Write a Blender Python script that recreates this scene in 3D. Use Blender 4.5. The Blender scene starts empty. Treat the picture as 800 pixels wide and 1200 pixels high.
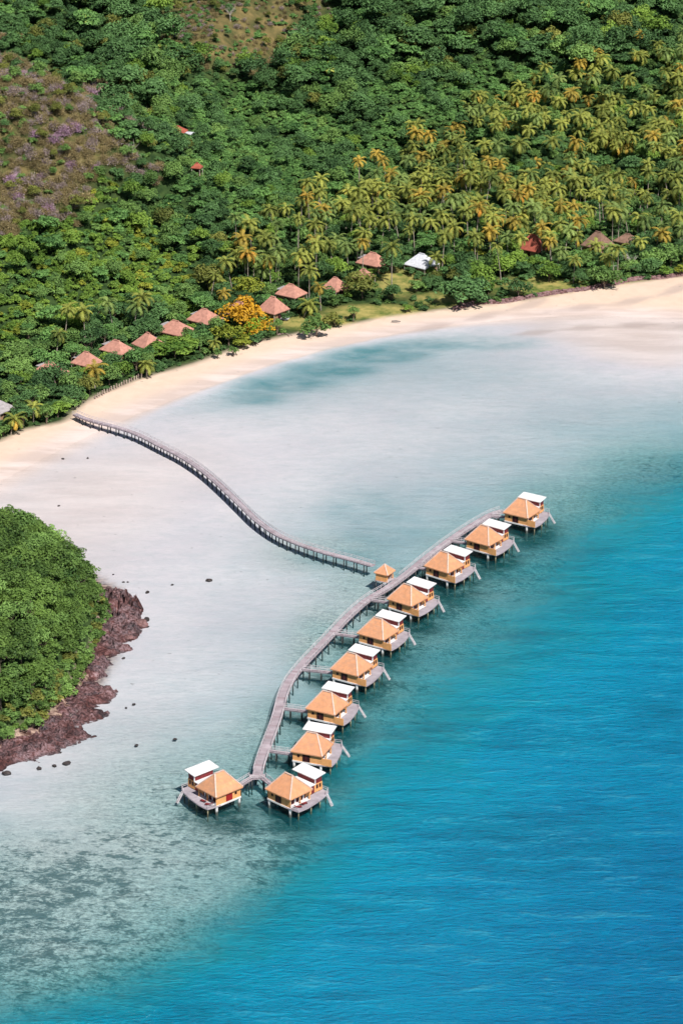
import bpy, math, random
import numpy as np
from mathutils import Vector, Matrix, noise
R = math.radians
random.seed(7); rng = np.random.default_rng(7)
sc = bpy.context.scene
COL = sc.collection
# ------------------------------------------------------------------ camera
CAM_H, PITCH, FPX = 335.0, R(22.2), 3500.0        # metres, radians, focal length in photo pixels (800x1200)
cam = bpy.data.cameras.new("camera"); camo = bpy.data.objects.new("camera", cam); COL.objects.link(camo)
camo.location = (0, 0, CAM_H); camo.rotation_euler = (R(90) - PITCH, 0, 0)
cam.sensor_fit = 'VERTICAL'; cam.sensor_height = 24; cam.lens = 24 * FPX / 1200
cam.clip_start = 1; cam.clip_end = 30000
sc.camera = camo
# ------------------------------------------------------------------ world + sun
SUN_EL, SUN_AZ = R(52), R(28)       # azimuth: degrees from straight behind the camera toward its right
sdir = Vector((math.sin(SUN_AZ) * math.cos(SUN_EL), -math.cos(SUN_AZ) * math.cos(SUN_EL), math.sin(SUN_EL)))
w = bpy.data.worlds.new("World"); sc.world = w; w.use_nodes = True
nt = w.node_tree; bg = nt.nodes["Background"]
sky = nt.nodes.new("ShaderNodeTexSky"); sky.sky_type = 'NISHITA'; sky.sun_disc = False
sky.sun_elevation = SUN_EL; sky.sun_rotation = math.atan2(sdir.x, sdir.y)
sky.air_density = 1.0; sky.dust_density = 0.6; sky.ozone_density = 1.0
nt.links.new(sky.outputs[0], bg.inputs[0]); bg.inputs[1].default_value = 0.057
sl = bpy.data.lights.new("sun", 'SUN'); sl.energy = 5.0; sl.angle = R(0.5); sl.color = (1.0, 0.955, 0.88)
so = bpy.data.objects.new("sun", sl); COL.objects.link(so)
so.rotation_euler = sdir.to_track_quat('Z', 'Y').to_euler()
sc.view_settings.view_transform = 'Standard'; sc.view_settings.look = 'None'
sc.view_settings.exposure = 0.28; sc.view_settings.gamma = 1.0; sc.view_settings.use_curve_mapping = False
sc.render.engine = 'CYCLES'
sc.cycles.use_adaptive_sampling = True; sc.cycles.adaptive_threshold = 0.03; sc.cycles.max_bounces = 5; sc.cycles.transparent_max_bounces = 12; sc.cycles.diffuse_bounces = 3; sc.cycles.glossy_bounces = 2
sc.cycles.caustics_reflective = False; sc.cycles.caustics_refractive = False
# ------------------------------------------------------------------ measuring helpers (surveying the real positions)
def ray(u, v):
    x = (u - 400) / FPX; y = (600 - v) / FPX
    return np.array([x, math.cos(PITCH) + y * math.sin(PITCH), -math.sin(PITCH) + y * math.cos(PITCH)])
def P(u, v, z=0.0):
    d = ray(u, v); t = (z - CAM_H) / d[2]
    return np.array([d[0] * t, d[1] * t])
def at_y(u, v, Y):
    d = ray(u, v); t = Y / d[1]
    return (d[0] * t, Y, CAM_H + d[2] * t)
def proj(x, y, z):
    dz = z - CAM_H
    zc = y * math.cos(PITCH) - dz * math.sin(PITCH)
    yc = y * math.sin(PITCH) + dz * math.cos(PITCH)
    return 400 + FPX * x / zc, 600 - FPX * yc / zc
def in_poly(x, y, poly):
    x = np.asarray(x, float); y = np.asarray(y, float); ins = np.zeros(x.shape, bool)
    n = len(poly)
    for i in range(n):
        x0, y0 = poly[i]; x1, y1 = poly[(i + 1) % n]
        if y0 == y1: continue
        c = (y0 > y) != (y1 > y)
        ins ^= c & (x < (x1 - x0) * (y - y0) / (y1 - y0) + x0)
    return ins
def line_dist(x, y, pts):
    x = np.asarray(x, float); y = np.asarray(y, float); best = np.full(x.shape, 1e18)
    for i in range(len(pts) - 1):
        x0, y0 = pts[i]; x1, y1 = pts[i + 1]; dx, dy = x1 - x0, y1 - y0
        t = np.clip(((x - x0) * dx + (y - y0) * dy) / (dx * dx + dy * dy + 1e-12), 0, 1)
        best = np.minimum(best, (x - x0 - t * dx) ** 2 + (y - y0 - t * dy) ** 2)
    return np.sqrt(best)
def sstep(x, a, b):
    t = np.clip((x - a) / (b - a), 0, 1); return t * t * (3 - 2 * t)
class RBF:
    def __init__(s, pts, vals):
        s.p = np.array(pts, float); v = np.array(vals, float); n = len(v)
        K = np.linalg.norm(s.p[:, None] - s.p[None], axis=2)
        A = np.zeros((n + 1, n + 1)); A[:n, :n] = K - np.eye(n) * 4.0; A[:n, n] = 1; A[n, :n] = 1
        sol = np.linalg.solve(A, np.append(v, 0)); s.w = sol[:n]; s.c = sol[n]
    def __call__(s, x, y):
        x = np.asarray(x, float); y = np.asarray(y, float); o = np.full(x.shape, s.c)
        for (px, py), wt in zip(s.p, s.w): o = o + wt * np.sqrt((x - px) ** 2 + (y - py) ** 2)
        return o
SHORE = [P(*q) for q in [(-400,730),(-150,640),(-60,600),(0,564),(60,532),(110,508),(150,490),(200,470),(260,448),(320,427),(380,410),(440,396),(500,385),(560,378),(610,373),(650,370),(700,369),(760,371),(800,372),(900,374),(1100,380)]]
SHORE = [np.array((-9000, SHORE[0][1] - 60))] + SHORE + [np.array((9000, SHORE[-1][1] + 50))]
LAND = SHORE + [np.array((9000, 14000)), np.array((-9000, 14000))]
VEG = [P(u, v, 1.5) for u, v in [(-400,640),(-60,545),(0,517),(30,503),(80,492),(93,478),(110,466),(165,444),(230,425),(290,403),(350,390),(400,381),(450,371),(515,362),(560,357),(620,350),(700,338),(800,325),(900,318),(1100,310)]]
VEG = [np.array((-9000, VEG[0][1]))] + VEG + [np.array((9000, VEG[-1][1]))]
VEGP = VEG + [np.array((9000, 14000)), np.array((-9000, 14000))]
HEAD = [P(u, v, 2.0) for u, v in [(-500,960),(-200,905),(0,862),(38,845),(70,816),(94,782),(110,748),(119,716),(112,688),(66,661),(0,642),(-200,610),(-500,610)]]
SHELF = [P(u, v, 0.2) for u, v in [(-500,1000),(-200,950),(-40,912),(0,903),(50,893),(98,871),(124,832),(132,795),(142,765),(168,742),(172,724),(160,702),(136,690),(118,684),(100,700),(60,760),(0,800),(-200,860),(-500,900)]]
hc = [at_y(*q) for q in [(0,430,950),(0,380,968),(0,300,1005),(0,230,1035),(0,150,1064),(60,80,1092),(-100,150,1064),(180,165,1085),(110,130,1085),(180,240,1070),(150,330,1012),(80,300,1012),
      (300,200,1145),(300,130,1205),(280,60,1262),(280,0,1300),(400,250,1100),(500,130,1215),(500,0,1320),(650,250,1110),(650,130,1222),(700,50,1290),(800,0,1330),(800,130,1225),(0,30,1240),(120,40,1235)]]
hc += [(-80,1160,36),(-150,1160,44),(-200,1300,75),(-60,1400,80),(0,1550,120),(200,1550,110),(-300,1500,130),(420,1500,100),(-330,1000,45),(-330,1150,80),(330,1150,14),(330,1290,34),
       (0,2200,190),(900,1800,140),(-900,1800,170),(900,1200,60),(-900,1100,90),(-150,880,3),(-60,930,4),(30,1010,4),(120,1050,4),(250,1070,5),(60,1060,8)]
HILL = RBF([q[:2] for q in hc], [q[2] - (5 if q[2] > 15 else 2) for q in hc])
DP = [(0,600,.12),(100,570,.10),(200,600,.15),(100,660,.15),(60,640,.12),(200,700,.25),(250,700,.4),(200,800,.45),(150,820,.4),(100,900,.4),(250,860,1.0),(150,930,.9),(50,940,.5),(0,940,.45),(20,1000,.9),(150,1050,1.1),(50,1120,1.2),
      (0,1150,1.7),(60,1145,1.7),(150,1102,1.7),(230,1060,1.7),(300,1018,1.8),(350,980,2.0),(0,1212,6),(100,1198,6.5),(200,1158,6.5),(280,1108,6.5),(360,1045,6.5),(300,965,1.7),(260,900,1.5),(200,1200,9),(400,1100,11),(410,1000,8),(450,900,6),(425,930,5),(510,810,5),(520,760,3),(450,800,2.2),(430,850,2.6),(560,700,2.5),(600,650,2.2),(640,620,2.3),
      (690,590,2.6),(600,760,5.5),(700,650,6.5),(760,560,3.2),(800,520,2),(800,600,7),(800,480,1.1),(700,490,.85),(650,540,1.1),(600,540,.95),(500,560,.7),(430,600,1.0),(400,560,.5),(300,560,.2),(250,500,.18),(400,480,.35),(500,450,.55),(600,440,.7),(700,418,.12),(780,425,.08),(800,440,.3),(700,440,.4),(620,392,.12),(700,390,.05),(780,392,.04),
      (280,468,1.1),(330,447,1.3),(400,427,1.3),(450,412,1.1),(520,402,.7),(600,405,.5),(350,640,.7),(400,650,1.1),(430,700,1.0),(380,700,.7),(300,700,.4),(330,780,.8),(290,850,1.0),(480,690,1.9),(400,780,2),(370,840,2),(330,900,2),
      (600,900,11),(800,800,13),(800,1100,22),(600,1150,17),(700,1000,17),(500,1200,15),(800,1250,24),(300,1260,13),(560,830,7),(100,1260,11),(1000,700,16),(1000,500,4),(-200,1000,2),(-200,1150,5),(-200,780,.4),(1100,1100,25),(500,1500,25),(-300,1500,18),(1000,420,.8)]
DEPTH = RBF([P(u, v) for u, v, d in DP], [math.sqrt(d) for u, v, d in DP])
def depth_at(x, y):
    d = np.clip(DEPTH(x, y), 0.2, 4.9) ** 2
    far = sstep(505 - np.asarray(y, float), 0, 200)
    return d * (1 - far) + 24 * far
def height(x, y):
    x = np.asarray(x, float); y = np.asarray(y, float)
    sd = line_dist(x, y, SHORE); inland = in_poly(x, y, LAND); s = np.where(inland, sd, -sd)
    hill = np.maximum(HILL(x, y), 1.5)
    nz = 1.2 * np.sin(x * .09 + 1.3) * np.sin(y * .07) + .7 * np.sin(x * .21 + y * .13)
    z = np.where(s > 0, np.minimum(s * .055, 1.6), 0) + np.where(s > 0, (hill - 1.5) * sstep(s, 30, 95) + (nz + 4.5 * np.sin(x * .055 + y * .018 + .8) * np.sin(y * .045 - x * .02) + 2.2 * np.sin(x * .11 - y * .05 + 2.)) * sstep(s, 70, 150), 0)
    z = np.where(s <= 0, -depth_at(x, y) * sstep(-s, -2, 10), z)
    hd = line_dist(x, y, HEAD + [HEAD[0]]); hi = in_poly(x, y, HEAD); hs = np.where(hi, hd, -hd)
    z = np.where(s <= 5, np.maximum(z, np.where(hs > 0, 1.6 + 21 * (1 - np.exp(-hs / 13.)), 1.6 + hs * .45)), z)
    return z
def hit(u, v, dz=0.0):
    d = ray(u, v); Y = np.arange(600, 1700, 1.0); t = Y / d[1]
    X = d[0] * t; Z = CAM_H + d[2] * t; k = np.argmax(Z <= np.maximum(height(X, Y), 0) + dz)
    return float(X[k]), float(Y[k]), float(Z[k] - dz)
# ------------------------------------------------------------------ materials
class NT:
    def __init__(s, m): s.t = m.node_tree; s.n = s.t.nodes; s.l = s.t.links
    def new(s, typ, **kw):
        nd = s.n.new(typ)
        for k, v in kw.items(): setattr(nd, k, v)
        return nd
    def link(s, a, b): s.l.new(a, b)
    def math(s, op, a, b=None, clamp=False):
        nd = s.new("ShaderNodeMath", operation=op, use_clamp=clamp)
        for i, q in enumerate((a, b)):
            if q is None: continue
            if isinstance(q, (int, float)): nd.inputs[i].default_value = q
            else: s.link(q, nd.inputs[i])
        return nd.outputs[0]
    def mix(s, f, a, b):
        nd = s.new("ShaderNodeMix", data_type='RGBA')
        for i, q in ((0, f), (6, a), (7, b)):
            if isinstance(q, (int, float)): nd.inputs[i].default_value = q
            elif isinstance(q, tuple): nd.inputs[i].default_value = (*q, 1)
            else: s.link(q, nd.inputs[i])
        return nd.outputs[2]
    def noise(s, scale, detail=4, rough=.55, vec=None, stretch=None, dist=0):
        nd = s.new("ShaderNodeTexNoise"); nd.inputs['Scale'].default_value = scale; nd.inputs['Detail'].default_value = detail
        nd.inputs['Roughness'].default_value = rough; nd.inputs['Distortion'].default_value = dist
        if vec is None: vec = s.new("ShaderNodeNewGeometry").outputs['Position']
        if stretch:
            mp = s.new("ShaderNodeMapping"); mp.inputs['Scale'].default_value = stretch[:3]
            if len(stretch) > 3: mp.inputs['Rotation'].default_value = (0, 0, stretch[3])
            s.link(vec, mp.inputs[0]); vec = mp.outputs[0]
        s.link(vec, nd.inputs['Vector']); return nd.outputs['Fac']
    def ramp(s, f, stops):
        nd = s.new("ShaderNodeValToRGB"); e = nd.color_ramp.elements
        while len(e) < len(stops): e.new(.5)
        for k, (p, c) in enumerate(stops):
            e[k].position = p; e[k].color = (*c, 1) if isinstance(c, tuple) else (c, c, c, 1)
        s.link(f, nd.inputs[0]); return nd.outputs[0]
    def attr(s, name): return s.new("ShaderNodeAttribute", attribute_name=name).outputs['Fac']
def mat(name):
    m = bpy.data.materials.new(name); m.use_nodes = True; k = NT(m); return m, k, k.n["Principled BSDF"]
def simple(name, col, rough=.7, var=.15, scale=1.5, attr=False, stain=None):
    m, k, b = mat(name)
    n = k.noise(scale, 5, .6)
    c2 = tuple(max(0, c * (1 - var * 2)) for c in col); c1 = tuple(min(1, c * (1 + var)) for c in col)
    c = k.mix(k.ramp(n, [(.3, 0.), (.7, 1.)]), c2, c1)
    if name == 'straw_thatch':
        oi = k.new('ShaderNodeObjectInfo').outputs['Random']; st_ = k.ramp(k.noise(.55, 6, .75, stretch=(1, 1, 3)), [(.40, 0.), (.64, 1.)])
        c = k.mix(k.math('MULTIPLY', st_, k.math('ADD', .40, k.math('MULTIPLY', oi, .45))), c, (.46, .26, .17))
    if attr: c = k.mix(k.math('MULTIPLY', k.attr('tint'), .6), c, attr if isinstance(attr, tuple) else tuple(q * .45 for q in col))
    if stain:
        g = k.new("ShaderNodeNewGeometry"); sp = k.new("ShaderNodeSeparateXYZ"); k.link(g.outputs['Position'], sp.inputs[0])
        zz = k.math('ADD', sp.outputs[2], k.math('MULTIPLY', n, .8))
        mr = k.new("ShaderNodeMapRange"); mr.inputs[1].default_value = 1.1; mr.inputs[2].default_value = 1.9
        mr.inputs[3].default_value = 1; mr.inputs[4].default_value = 0; k.link(zz, mr.inputs[0])
        c = k.mix(mr.outputs[0], c, stain)
    k.link(c, b.inputs['Base Color']); b.inputs['Roughness'].default_value = rough; b.inputs['Specular IOR Level'].default_value = .25
    return m
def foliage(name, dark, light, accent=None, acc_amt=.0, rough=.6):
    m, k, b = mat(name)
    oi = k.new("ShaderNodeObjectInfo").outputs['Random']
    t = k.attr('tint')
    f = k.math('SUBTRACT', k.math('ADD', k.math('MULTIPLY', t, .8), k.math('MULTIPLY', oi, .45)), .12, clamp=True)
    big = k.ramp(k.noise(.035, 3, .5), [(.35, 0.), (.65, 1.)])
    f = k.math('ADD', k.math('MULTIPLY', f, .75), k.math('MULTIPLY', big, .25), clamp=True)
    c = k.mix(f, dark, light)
    if accent:
        a = k.math('GREATER_THAN', k.math('ADD', k.math('MULTIPLY', t, .5), k.math('MULTIPLY', k.math('FRACT', k.math('MULTIPLY', oi, 7.31)), .5)), 1 - acc_amt)
        c = k.mix(a, c, accent)
    k.link(c, b.inputs['Base Color']); b.inputs['Roughness'].default_value = rough; b.inputs['Specular IOR Level'].default_value = .2
    tr = k.new("ShaderNodeBsdfTranslucent"); k.link(c, tr.inputs[0])
    mx = k.new("ShaderNodeMixShader"); mx.inputs[0].default_value = .22
    k.link(b.outputs[0], mx.inputs[1]); k.link(tr.outputs[0], mx.inputs[2]); k.link(mx.outputs[0], k.n['Material Output'].inputs[0])
    return m
M = {}
M['thatch'] = simple('straw_thatch', (.70, .325, .165), .9, .12, .9, attr=(.48, .23, .13))
M['ridge'] = simple('ridge_cap_grey', (.62, .45, .38), .9, .12, 2)
M['wall'] = simple('ochre_wall', (.78, .38, .15), .8, .08, 1.2)
M['white'] = simple('white_paint', (.74, .73, .74), .5, .08, .6)
M['dark'] = simple('dark_maroon_timber', (.045, .012, .014), .4, .2, 2)
M['maroon'] = simple('maroon_timber', (.20, .03, .035), .6, .2, 2)
M['red'] = simple('red_door', (.33, .022, .022), .5, .1, 2)
M['deck'] = simple('weathered_deck', (.40, .345, .38), .8, .16, .35, attr=(.24, .16, .18))
M['deckgrey'] = simple('grey_deck', (.40, .36, .40), .8, .14, .5, attr=(.27, .24, .28))
M['rail'] = simple('pale_rail', (.62, .57, .60), .6, .12, 1)
M['pile'] = simple('dark_pile', (.12, .12, .125), .8, .3, 1.5, stain=(.025, .035, .035))
M['whitepile'] = simple('white_pile', (.78, .76, .76), .6, .06, 2, stain=(.09, .10, .09))
M['yellowpile'] = simple('yellow_pile', (.50, .44, .28), .7, .15, 2, stain=(.12, .11, .07))
M['trunk'] = simple('palm_bark', (.34, .29, .24), .9, .25, 2)
M['bark'] = simple('tree_bark', (.16, .12, .09), .9, .25, 2)
M['palebark'] = simple('pale_bark', (.48, .43, .38), .9, .2, 2)
M['redthatch'] = simple('weathered_reddish_thatch', (.52, .255, .195), .9, .16, .9, attr=(.33, .16, .13))
M['darkthatch'] = simple('brown_thatch', (.25, .15, .11), .9, .2, .9, attr=(.15, .09, .06))
M['redroof'] = simple('rust_red_thatch', (.40, .105, .07), .9, .2, .9, attr=(.25, .07, .05))
M['greyroof'] = simple('grey_roof_sheet', (.36, .33, .34), .7, .15, 1.2)
M['whiteroof'] = simple('pale_roof_sheet', (.62, .63, .68), .6, .12, 1.5)
M['hutwall'] = simple('hut_wall', (.36, .22, .13), .8, .15, 1)
M['stone'] = simple('shore_rock', (.17, .085, .08), .85, .4, .9, attr=(.33, .22, .23))
M['coral'] = simple('dark_coral', (.055, .045, .045), .9, .3, 1)
M['driftwood'] = simple('driftwood', (.30, .22, .20), .9, .2, 2)
F = {}
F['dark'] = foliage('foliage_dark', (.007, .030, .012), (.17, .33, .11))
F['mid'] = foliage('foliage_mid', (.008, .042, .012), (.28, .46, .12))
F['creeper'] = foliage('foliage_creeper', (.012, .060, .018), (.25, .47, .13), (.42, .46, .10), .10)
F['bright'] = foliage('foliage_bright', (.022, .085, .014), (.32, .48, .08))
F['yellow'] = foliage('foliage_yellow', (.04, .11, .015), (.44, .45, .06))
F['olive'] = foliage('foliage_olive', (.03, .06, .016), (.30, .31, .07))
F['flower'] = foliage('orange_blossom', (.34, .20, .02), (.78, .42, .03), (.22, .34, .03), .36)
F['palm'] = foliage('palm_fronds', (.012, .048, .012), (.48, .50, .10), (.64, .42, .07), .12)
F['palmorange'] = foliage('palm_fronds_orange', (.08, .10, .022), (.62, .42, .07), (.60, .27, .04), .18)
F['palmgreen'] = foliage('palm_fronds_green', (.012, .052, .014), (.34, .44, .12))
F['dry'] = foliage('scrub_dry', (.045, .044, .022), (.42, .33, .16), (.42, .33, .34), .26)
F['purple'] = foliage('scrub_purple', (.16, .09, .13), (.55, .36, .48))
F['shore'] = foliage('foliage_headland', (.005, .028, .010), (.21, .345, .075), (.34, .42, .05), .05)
# ------------------------------------------------------------------ mesh helpers
def tag(o, label=None, cat=None, group=None, kind=None):
    if label: o['label'] = label
    if cat: o['category'] = cat
    if group: o['group'] = group
    if kind: o['kind'] = kind
    return o
def empty(name, loc, rz=0, label=None, cat=None, group=None):
    o = bpy.data.objects.new(name, None); COL.objects.link(o); o.location = loc; o.rotation_euler = (0, 0, rz)
    o.empty_display_size = .5
    return tag(o, label, cat, group)
class MB:
    def __init__(s, flip=False): s.v = []; s.f = []; s.t = []; s.flip = flip
    def add(s, vs, fs, tint=0.0):
        b = len(s.v)
        s.v += [(-q[0] if s.flip else q[0], q[1], q[2]) for q in vs]
        for f in fs: s.f.append(tuple(b + i for i in (reversed(f) if s.flip else f))); s.t.append(tint)
        return s
    def box(s, x0, x1, y0, y1, z0, z1, tint=0.0):
        return s.add([(x0,y0,z0),(x1,y0,z0),(x1,y1,z0),(x0,y1,z0),(x0,y0,z1),(x1,y0,z1),(x1,y1,z1),(x0,y1,z1)],
              [(3,2,1,0),(4,5,6,7),(0,1,5,4),(1,2,6,5),(2,3,7,6),(3,0,4,7)], tint)
    def prism(s, poly, z0, z1, tint=0.0):
        n = len(poly); vs = [(x, y, z0) for x, y in poly] + [(x, y, z1) for x, y in poly]
        return s.add(vs, [tuple(range(n - 1, -1, -1)), tuple(range(n, 2 * n))] + [(i, (i + 1) % n, n + (i + 1) % n, n + i) for i in range(n)], tint)
    def tube(s, pts, rad, n=7, tint=0.0):
        pts = [Vector(p) for p in pts]
        if not isinstance(rad, (list, tuple)): rad = [rad] * len(pts)
        vs = []; fs = []
        for i, p in enumerate(pts):
            d = (pts[min(i + 1, len(pts) - 1)] - pts[max(i - 1, 0)]).normalized()
            a = d.cross(Vector((0, 0, 1))) if abs(d.z) < .95 else d.cross(Vector((1, 0, 0)))
            a.normalize(); b = d.cross(a)
            for k in range(n):
                q = p + (a * math.cos(k * 2 * math.pi / n) + b * math.sin(k * 2 * math.pi / n)) * rad[i]; vs.append(tuple(q))
        for i in range(len(pts) - 1):
            for k in range(n):
                fs.append((i * n + k, i * n + (k + 1) % n, (i + 1) * n + (k + 1) % n, (i + 1) * n + k))
        fs.append(tuple(range(n - 1, -1, -1))); fs.append(tuple(range((len(pts) - 1) * n, len(pts) * n)))
        return s.add(vs, fs, tint)
    def bar(s, a, b, wd, ht, tint=0.0):
        a = Vector(a); b = Vector(b); d = (b - a).normalized()
        side = d.cross(Vector((0, 0, 1)))
        if side.length < .05: side = Vector((1, 0, 0))
        side.normalize(); up = side.cross(d); vs = []
        for p in (a, b):
            for i, j in ((-1, -1), (1, -1), (1, 1), (-1, 1)): vs.append(tuple(p + side * i * wd / 2 + up * j * ht / 2))
        return s.add(vs, [(3,2,1,0),(4,5,6,7),(0,1,5,4),(1,2,6,5),(2,3,7,6),(3,0,4,7)], tint)
    def mesh(s, name, m):
        me = bpy.data.meshes.new(name); me.from_pydata(s.v, [], s.f)
        a = me.attributes.new('tint', 'FLOAT', 'FACE'); a.data.foreach_set('value', s.t)
        if m: me.materials.append(m)
        me.update(); return me
    def build(s, name, m, parent=None, loc=None):
        o = bpy.data.objects.new(name, s.mesh(name, m)); COL.objects.link(o); o.parent = parent
        if loc: o.location = loc
        return o
def smooth(o): o.data.shade_smooth(); return o
def np_mesh(name, V, Q, m=None, tint=None):
    me = bpy.data.meshes.new(name); me.vertices.add(len(V)); me.vertices.foreach_set('co', V.astype('f').ravel())
    k = Q.shape[1]; me.loops.add(Q.size); me.loops.foreach_set('vertex_index', Q.astype('i').ravel())
    me.polygons.add(len(Q)); me.polygons.foreach_set('loop_start', np.arange(0, Q.size, k, dtype='i'))
    try: me.polygons.foreach_set('loop_total', np.full(len(Q), k, 'i'))
    except Exception: pass
    me.update(calc_edges=True)
    if tint is not None:
        a = me.attributes.new('tint', 'FLOAT', 'FACE'); a.data.foreach_set('value', tint.astype('f'))
    if m: me.materials.append(m)
    return me
def copy_tree(o, parent=None, mats=None):
    c = o.copy(); COL.objects.link(c); c.parent = parent
    for ch in o.children: copy_tree(ch, c)
    return c
# measured eave corners (left, front, right) and bearings of the ten villas
VILLA = VILLA_PX = [((589,601.3),(616.3,607.3),(632.9,596.6),-33),((543.8,631.8),(570.8,639.8),(590,630),-37),((497.3,662.2),(523.5,672.7),(542.8,662.2),-39),
 ((452.5,700.7),(481.5,709.8),(501.5,700.7),-38),((418.5,742),(448.3,750),(466.8,738.5),-34),((387.5,783.6),(419,792.3),(436.5,779.8),-32),
 ((358.5,829.6),(392,836.2),(408,824.5),-28),((340.5,879.3),(378.5,886),(390.5,872),-21),((310,924),(340,937.5),(367,925),-44),((228.8,921.5),(253,935.5),(285.4,922),42)]
# ------------------------------------------------------------------ terrain + water sheets
def axis(a, b, step, far_lo, far_hi):
    core = list(np.arange(a, b + .1, step)); lo = []; hi = []; s = step; p = a
    while p > far_lo: s *= 1.3; p -= s; lo.append(p)
    s = step; p = core[-1]
    while p < far_hi: s *= 1.3; p += s; hi.append(p)
    return np.array(lo[::-1] + core + hi)
def sheet(ax, ay):
    X, Y = np.meshgrid(ax, ay); nx, ny = len(ax), len(ay)
    i = (np.arange(ny - 1)[:, None] * nx + np.arange(nx - 1)[None]).ravel()
    return X.ravel(), Y.ravel(), np.stack([i, i + 1, i + nx + 1, i + nx], 1)
X, Y, Q = sheet(axis(-260, 260, 2.5, -8000, 8000), axis(520, 1450, 2.5, -4000, 12000))
Z = height(X, Y)
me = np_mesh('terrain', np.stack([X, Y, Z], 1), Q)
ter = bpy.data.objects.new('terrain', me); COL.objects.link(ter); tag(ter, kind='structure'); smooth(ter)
def setattr_(me, name, val):
    a = me.attributes.new(name, 'FLOAT', 'POINT'); a.data.foreach_set('value', np.asarray(val, 'f'))
U_, V_ = proj(X, Y, Z)
def blob(list_, soft=.35):
    o = np.zeros(X.shape)
    for u, v, ru, rv, s in list_:
        d = np.sqrt(((U_ - u) / ru) ** 2 + ((V_ - v) / rv) ** 2); o = np.maximum(o, s * (1 - sstep(d, 1 - soft, 1 + soft)))
    return o
inveg = in_poly(X, Y, VEGP); vd = line_dist(X, Y, VEG); hd = line_dist(X, Y, HEAD + [HEAD[0]]); inh = in_poly(X, Y, HEAD)
setattr_(me, 'veg', np.clip(np.where(inveg, sstep(vd, -1, 3), 0) + np.where(inh, sstep(hd, -2, 1), 0), 0, 1))
setattr_(me, 'lawn', blob([(370,378,45,9,1),(465,330,24,18,1),(440,366,60,9,1),(520,352,40,10,.8),(640,335,50,12,1),(600,335,40,10,.7),(700,330,60,7,.7)]))
setattr_(me, 'rocky', np.where(~inh, sstep(9 - hd, 0, 4), 0))
chl = [[P(*q) for q in ln] for ln in ([(480,388),(520,381),(560,373),(600,364),(636,355)], [(640,366),(690,361),(730,357),(770,350),(800,341),(840,336)], [(600,392),(680,384),(760,380),(830,384)])]
setattr_(me, 'channel', sum(1 - sstep(line_dist(X, Y, ln) + 1.2 * np.sin(X * .35), .3, 3.2) for ln in chl).clip(0, 1))
setattr_(me, 'dry', blob([(285,20,95,60,1),(30,160,120,80,.8)]))
setattr_(me, 'reef', np.clip(blob([(60,1095,260,115,1),(240,980,170,100,.8),(330,920,120,70,.7),(200,900,130,60,.25),(470,830,70,80,.7),(420,760,80,60,.5),(520,730,90,60,.75),(600,660,90,50,.8),(680,600,90,40,.7),(760,560,90,40,.6),(320,1010,90,60,.9),(150,1120,190,60,.9),
     (440,690,60,30,.5),(380,650,70,22,.4),(250,960,80,40,1),(350,950,60,35,1),(395,880,45,40,1),(430,800,45,40,1),(470,740,50,35,1),(520,700,50,35,1),(560,655,50,30,1),(620,625,45,22,1),(330,870,60,50,.6),(390,760,50,50,.75)], .6), 0, 1))  # reef blobs along the villas also paint in part of their shade
setattr_(me, 'weed', np.clip(blob([(300,466,34,9,.75),(335,450,60,10,.85),(385,433,55,10,.95),(440,416,60,10,.95),(500,404,60,7,.75),(570,402,65,8,.5),(430,600,55,26,.35),(450,625,50,20,.35),(600,560,70,22,.15),(540,440,100,14,.12),(700,500,90,25,.15),(395,655,55,12,.4)], .5), 0, 1))
setattr_(me, 'bed_shade', np.clip(blob([((q[0][0] + q[2][0]) / 2 + 8, q[1][1] + 20, 38, 20, 1) for q in VILLA_PX] + [((q[0][0]) - 8, q[0][1] + 14, 18, 10, .9) for q in VILLA_PX[:8]], .6), 0, 1))  # dark seagrass under the villas, their shade and reflections painted in
m, k, b = mat('terrain_ground')
pos = k.new("ShaderNodeNewGeometry").outputs['Position']; sep = k.new("ShaderNodeSeparateXYZ"); k.link(pos, sep.inputs[0]); zc = sep.outputs[2]
def zramp(a, bb):
    mr = k.new("ShaderNodeMapRange"); mr.interpolation_type = 'SMOOTHSTEP'; mr.inputs[1].default_value = a; mr.inputs[2].default_value = bb; k.link(zc, mr.inputs[0]); return mr.outputs[0]
sand_w = k.mix(k.ramp(k.noise(.02, 5, .6, stretch=(1, 1.6, 1)), [(.35, 0.), (.65, 1.)]), (.52, .475, .52), (.625, .56, .595))
sand_w = k.mix(k.math('MULTIPLY', k.ramp(k.noise(.15, 6, .65, stretch=(1, 2.2, 1)), [(.42, 0.), (.66, 1.)]), .40), sand_w, (.42, .435, .47))
sand_w = k.mix(k.math('MULTIPLY', k.ramp(k.noise(.9, 4, .7, stretch=(.5, 1.8, 1, .15)), [(.45, 0.), (.65, 1.)]), .20), sand_w, (.33, .35, .36))
sand_d = k.mix(k.noise(.25, 5, .6), (.58, .43, .335), (.71, .555, .45))
wet = k.mix(k.ramp(k.noise(.05, 5, .6, stretch=(.5, 2.2, 1, .1)), [(.42, 0.), (.60, 1.)]), (.52, .42, .38), (.66, .555, .52))
c = k.mix(zramp(-.22, .03), sand_w, k.mix(zramp(.12, .75), wet, sand_d))
reef = k.attr('reef')
c = k.mix(k.math('MULTIPLY', reef, .85, clamp=True), c, k.mix(k.noise(.08, 5, .65), (.17, .20, .19), (.44, .455, .42)))
rn = k.noise(.17, 8, .75, stretch=(1, 1.6, 1), dist=.5); rn2 = k.noise(.8, 5, .75, stretch=(1, 1.7, 1)); rn3 = k.noise(.02, 4, .6)
thr = k.math('SUBTRACT', k.math('ADD', k.math('MULTIPLY', rn, .62), k.math('MULTIPLY', rn2, .38)), k.math('SUBTRACT', .655, k.math('MULTIPLY', reef, .175)))
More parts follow.
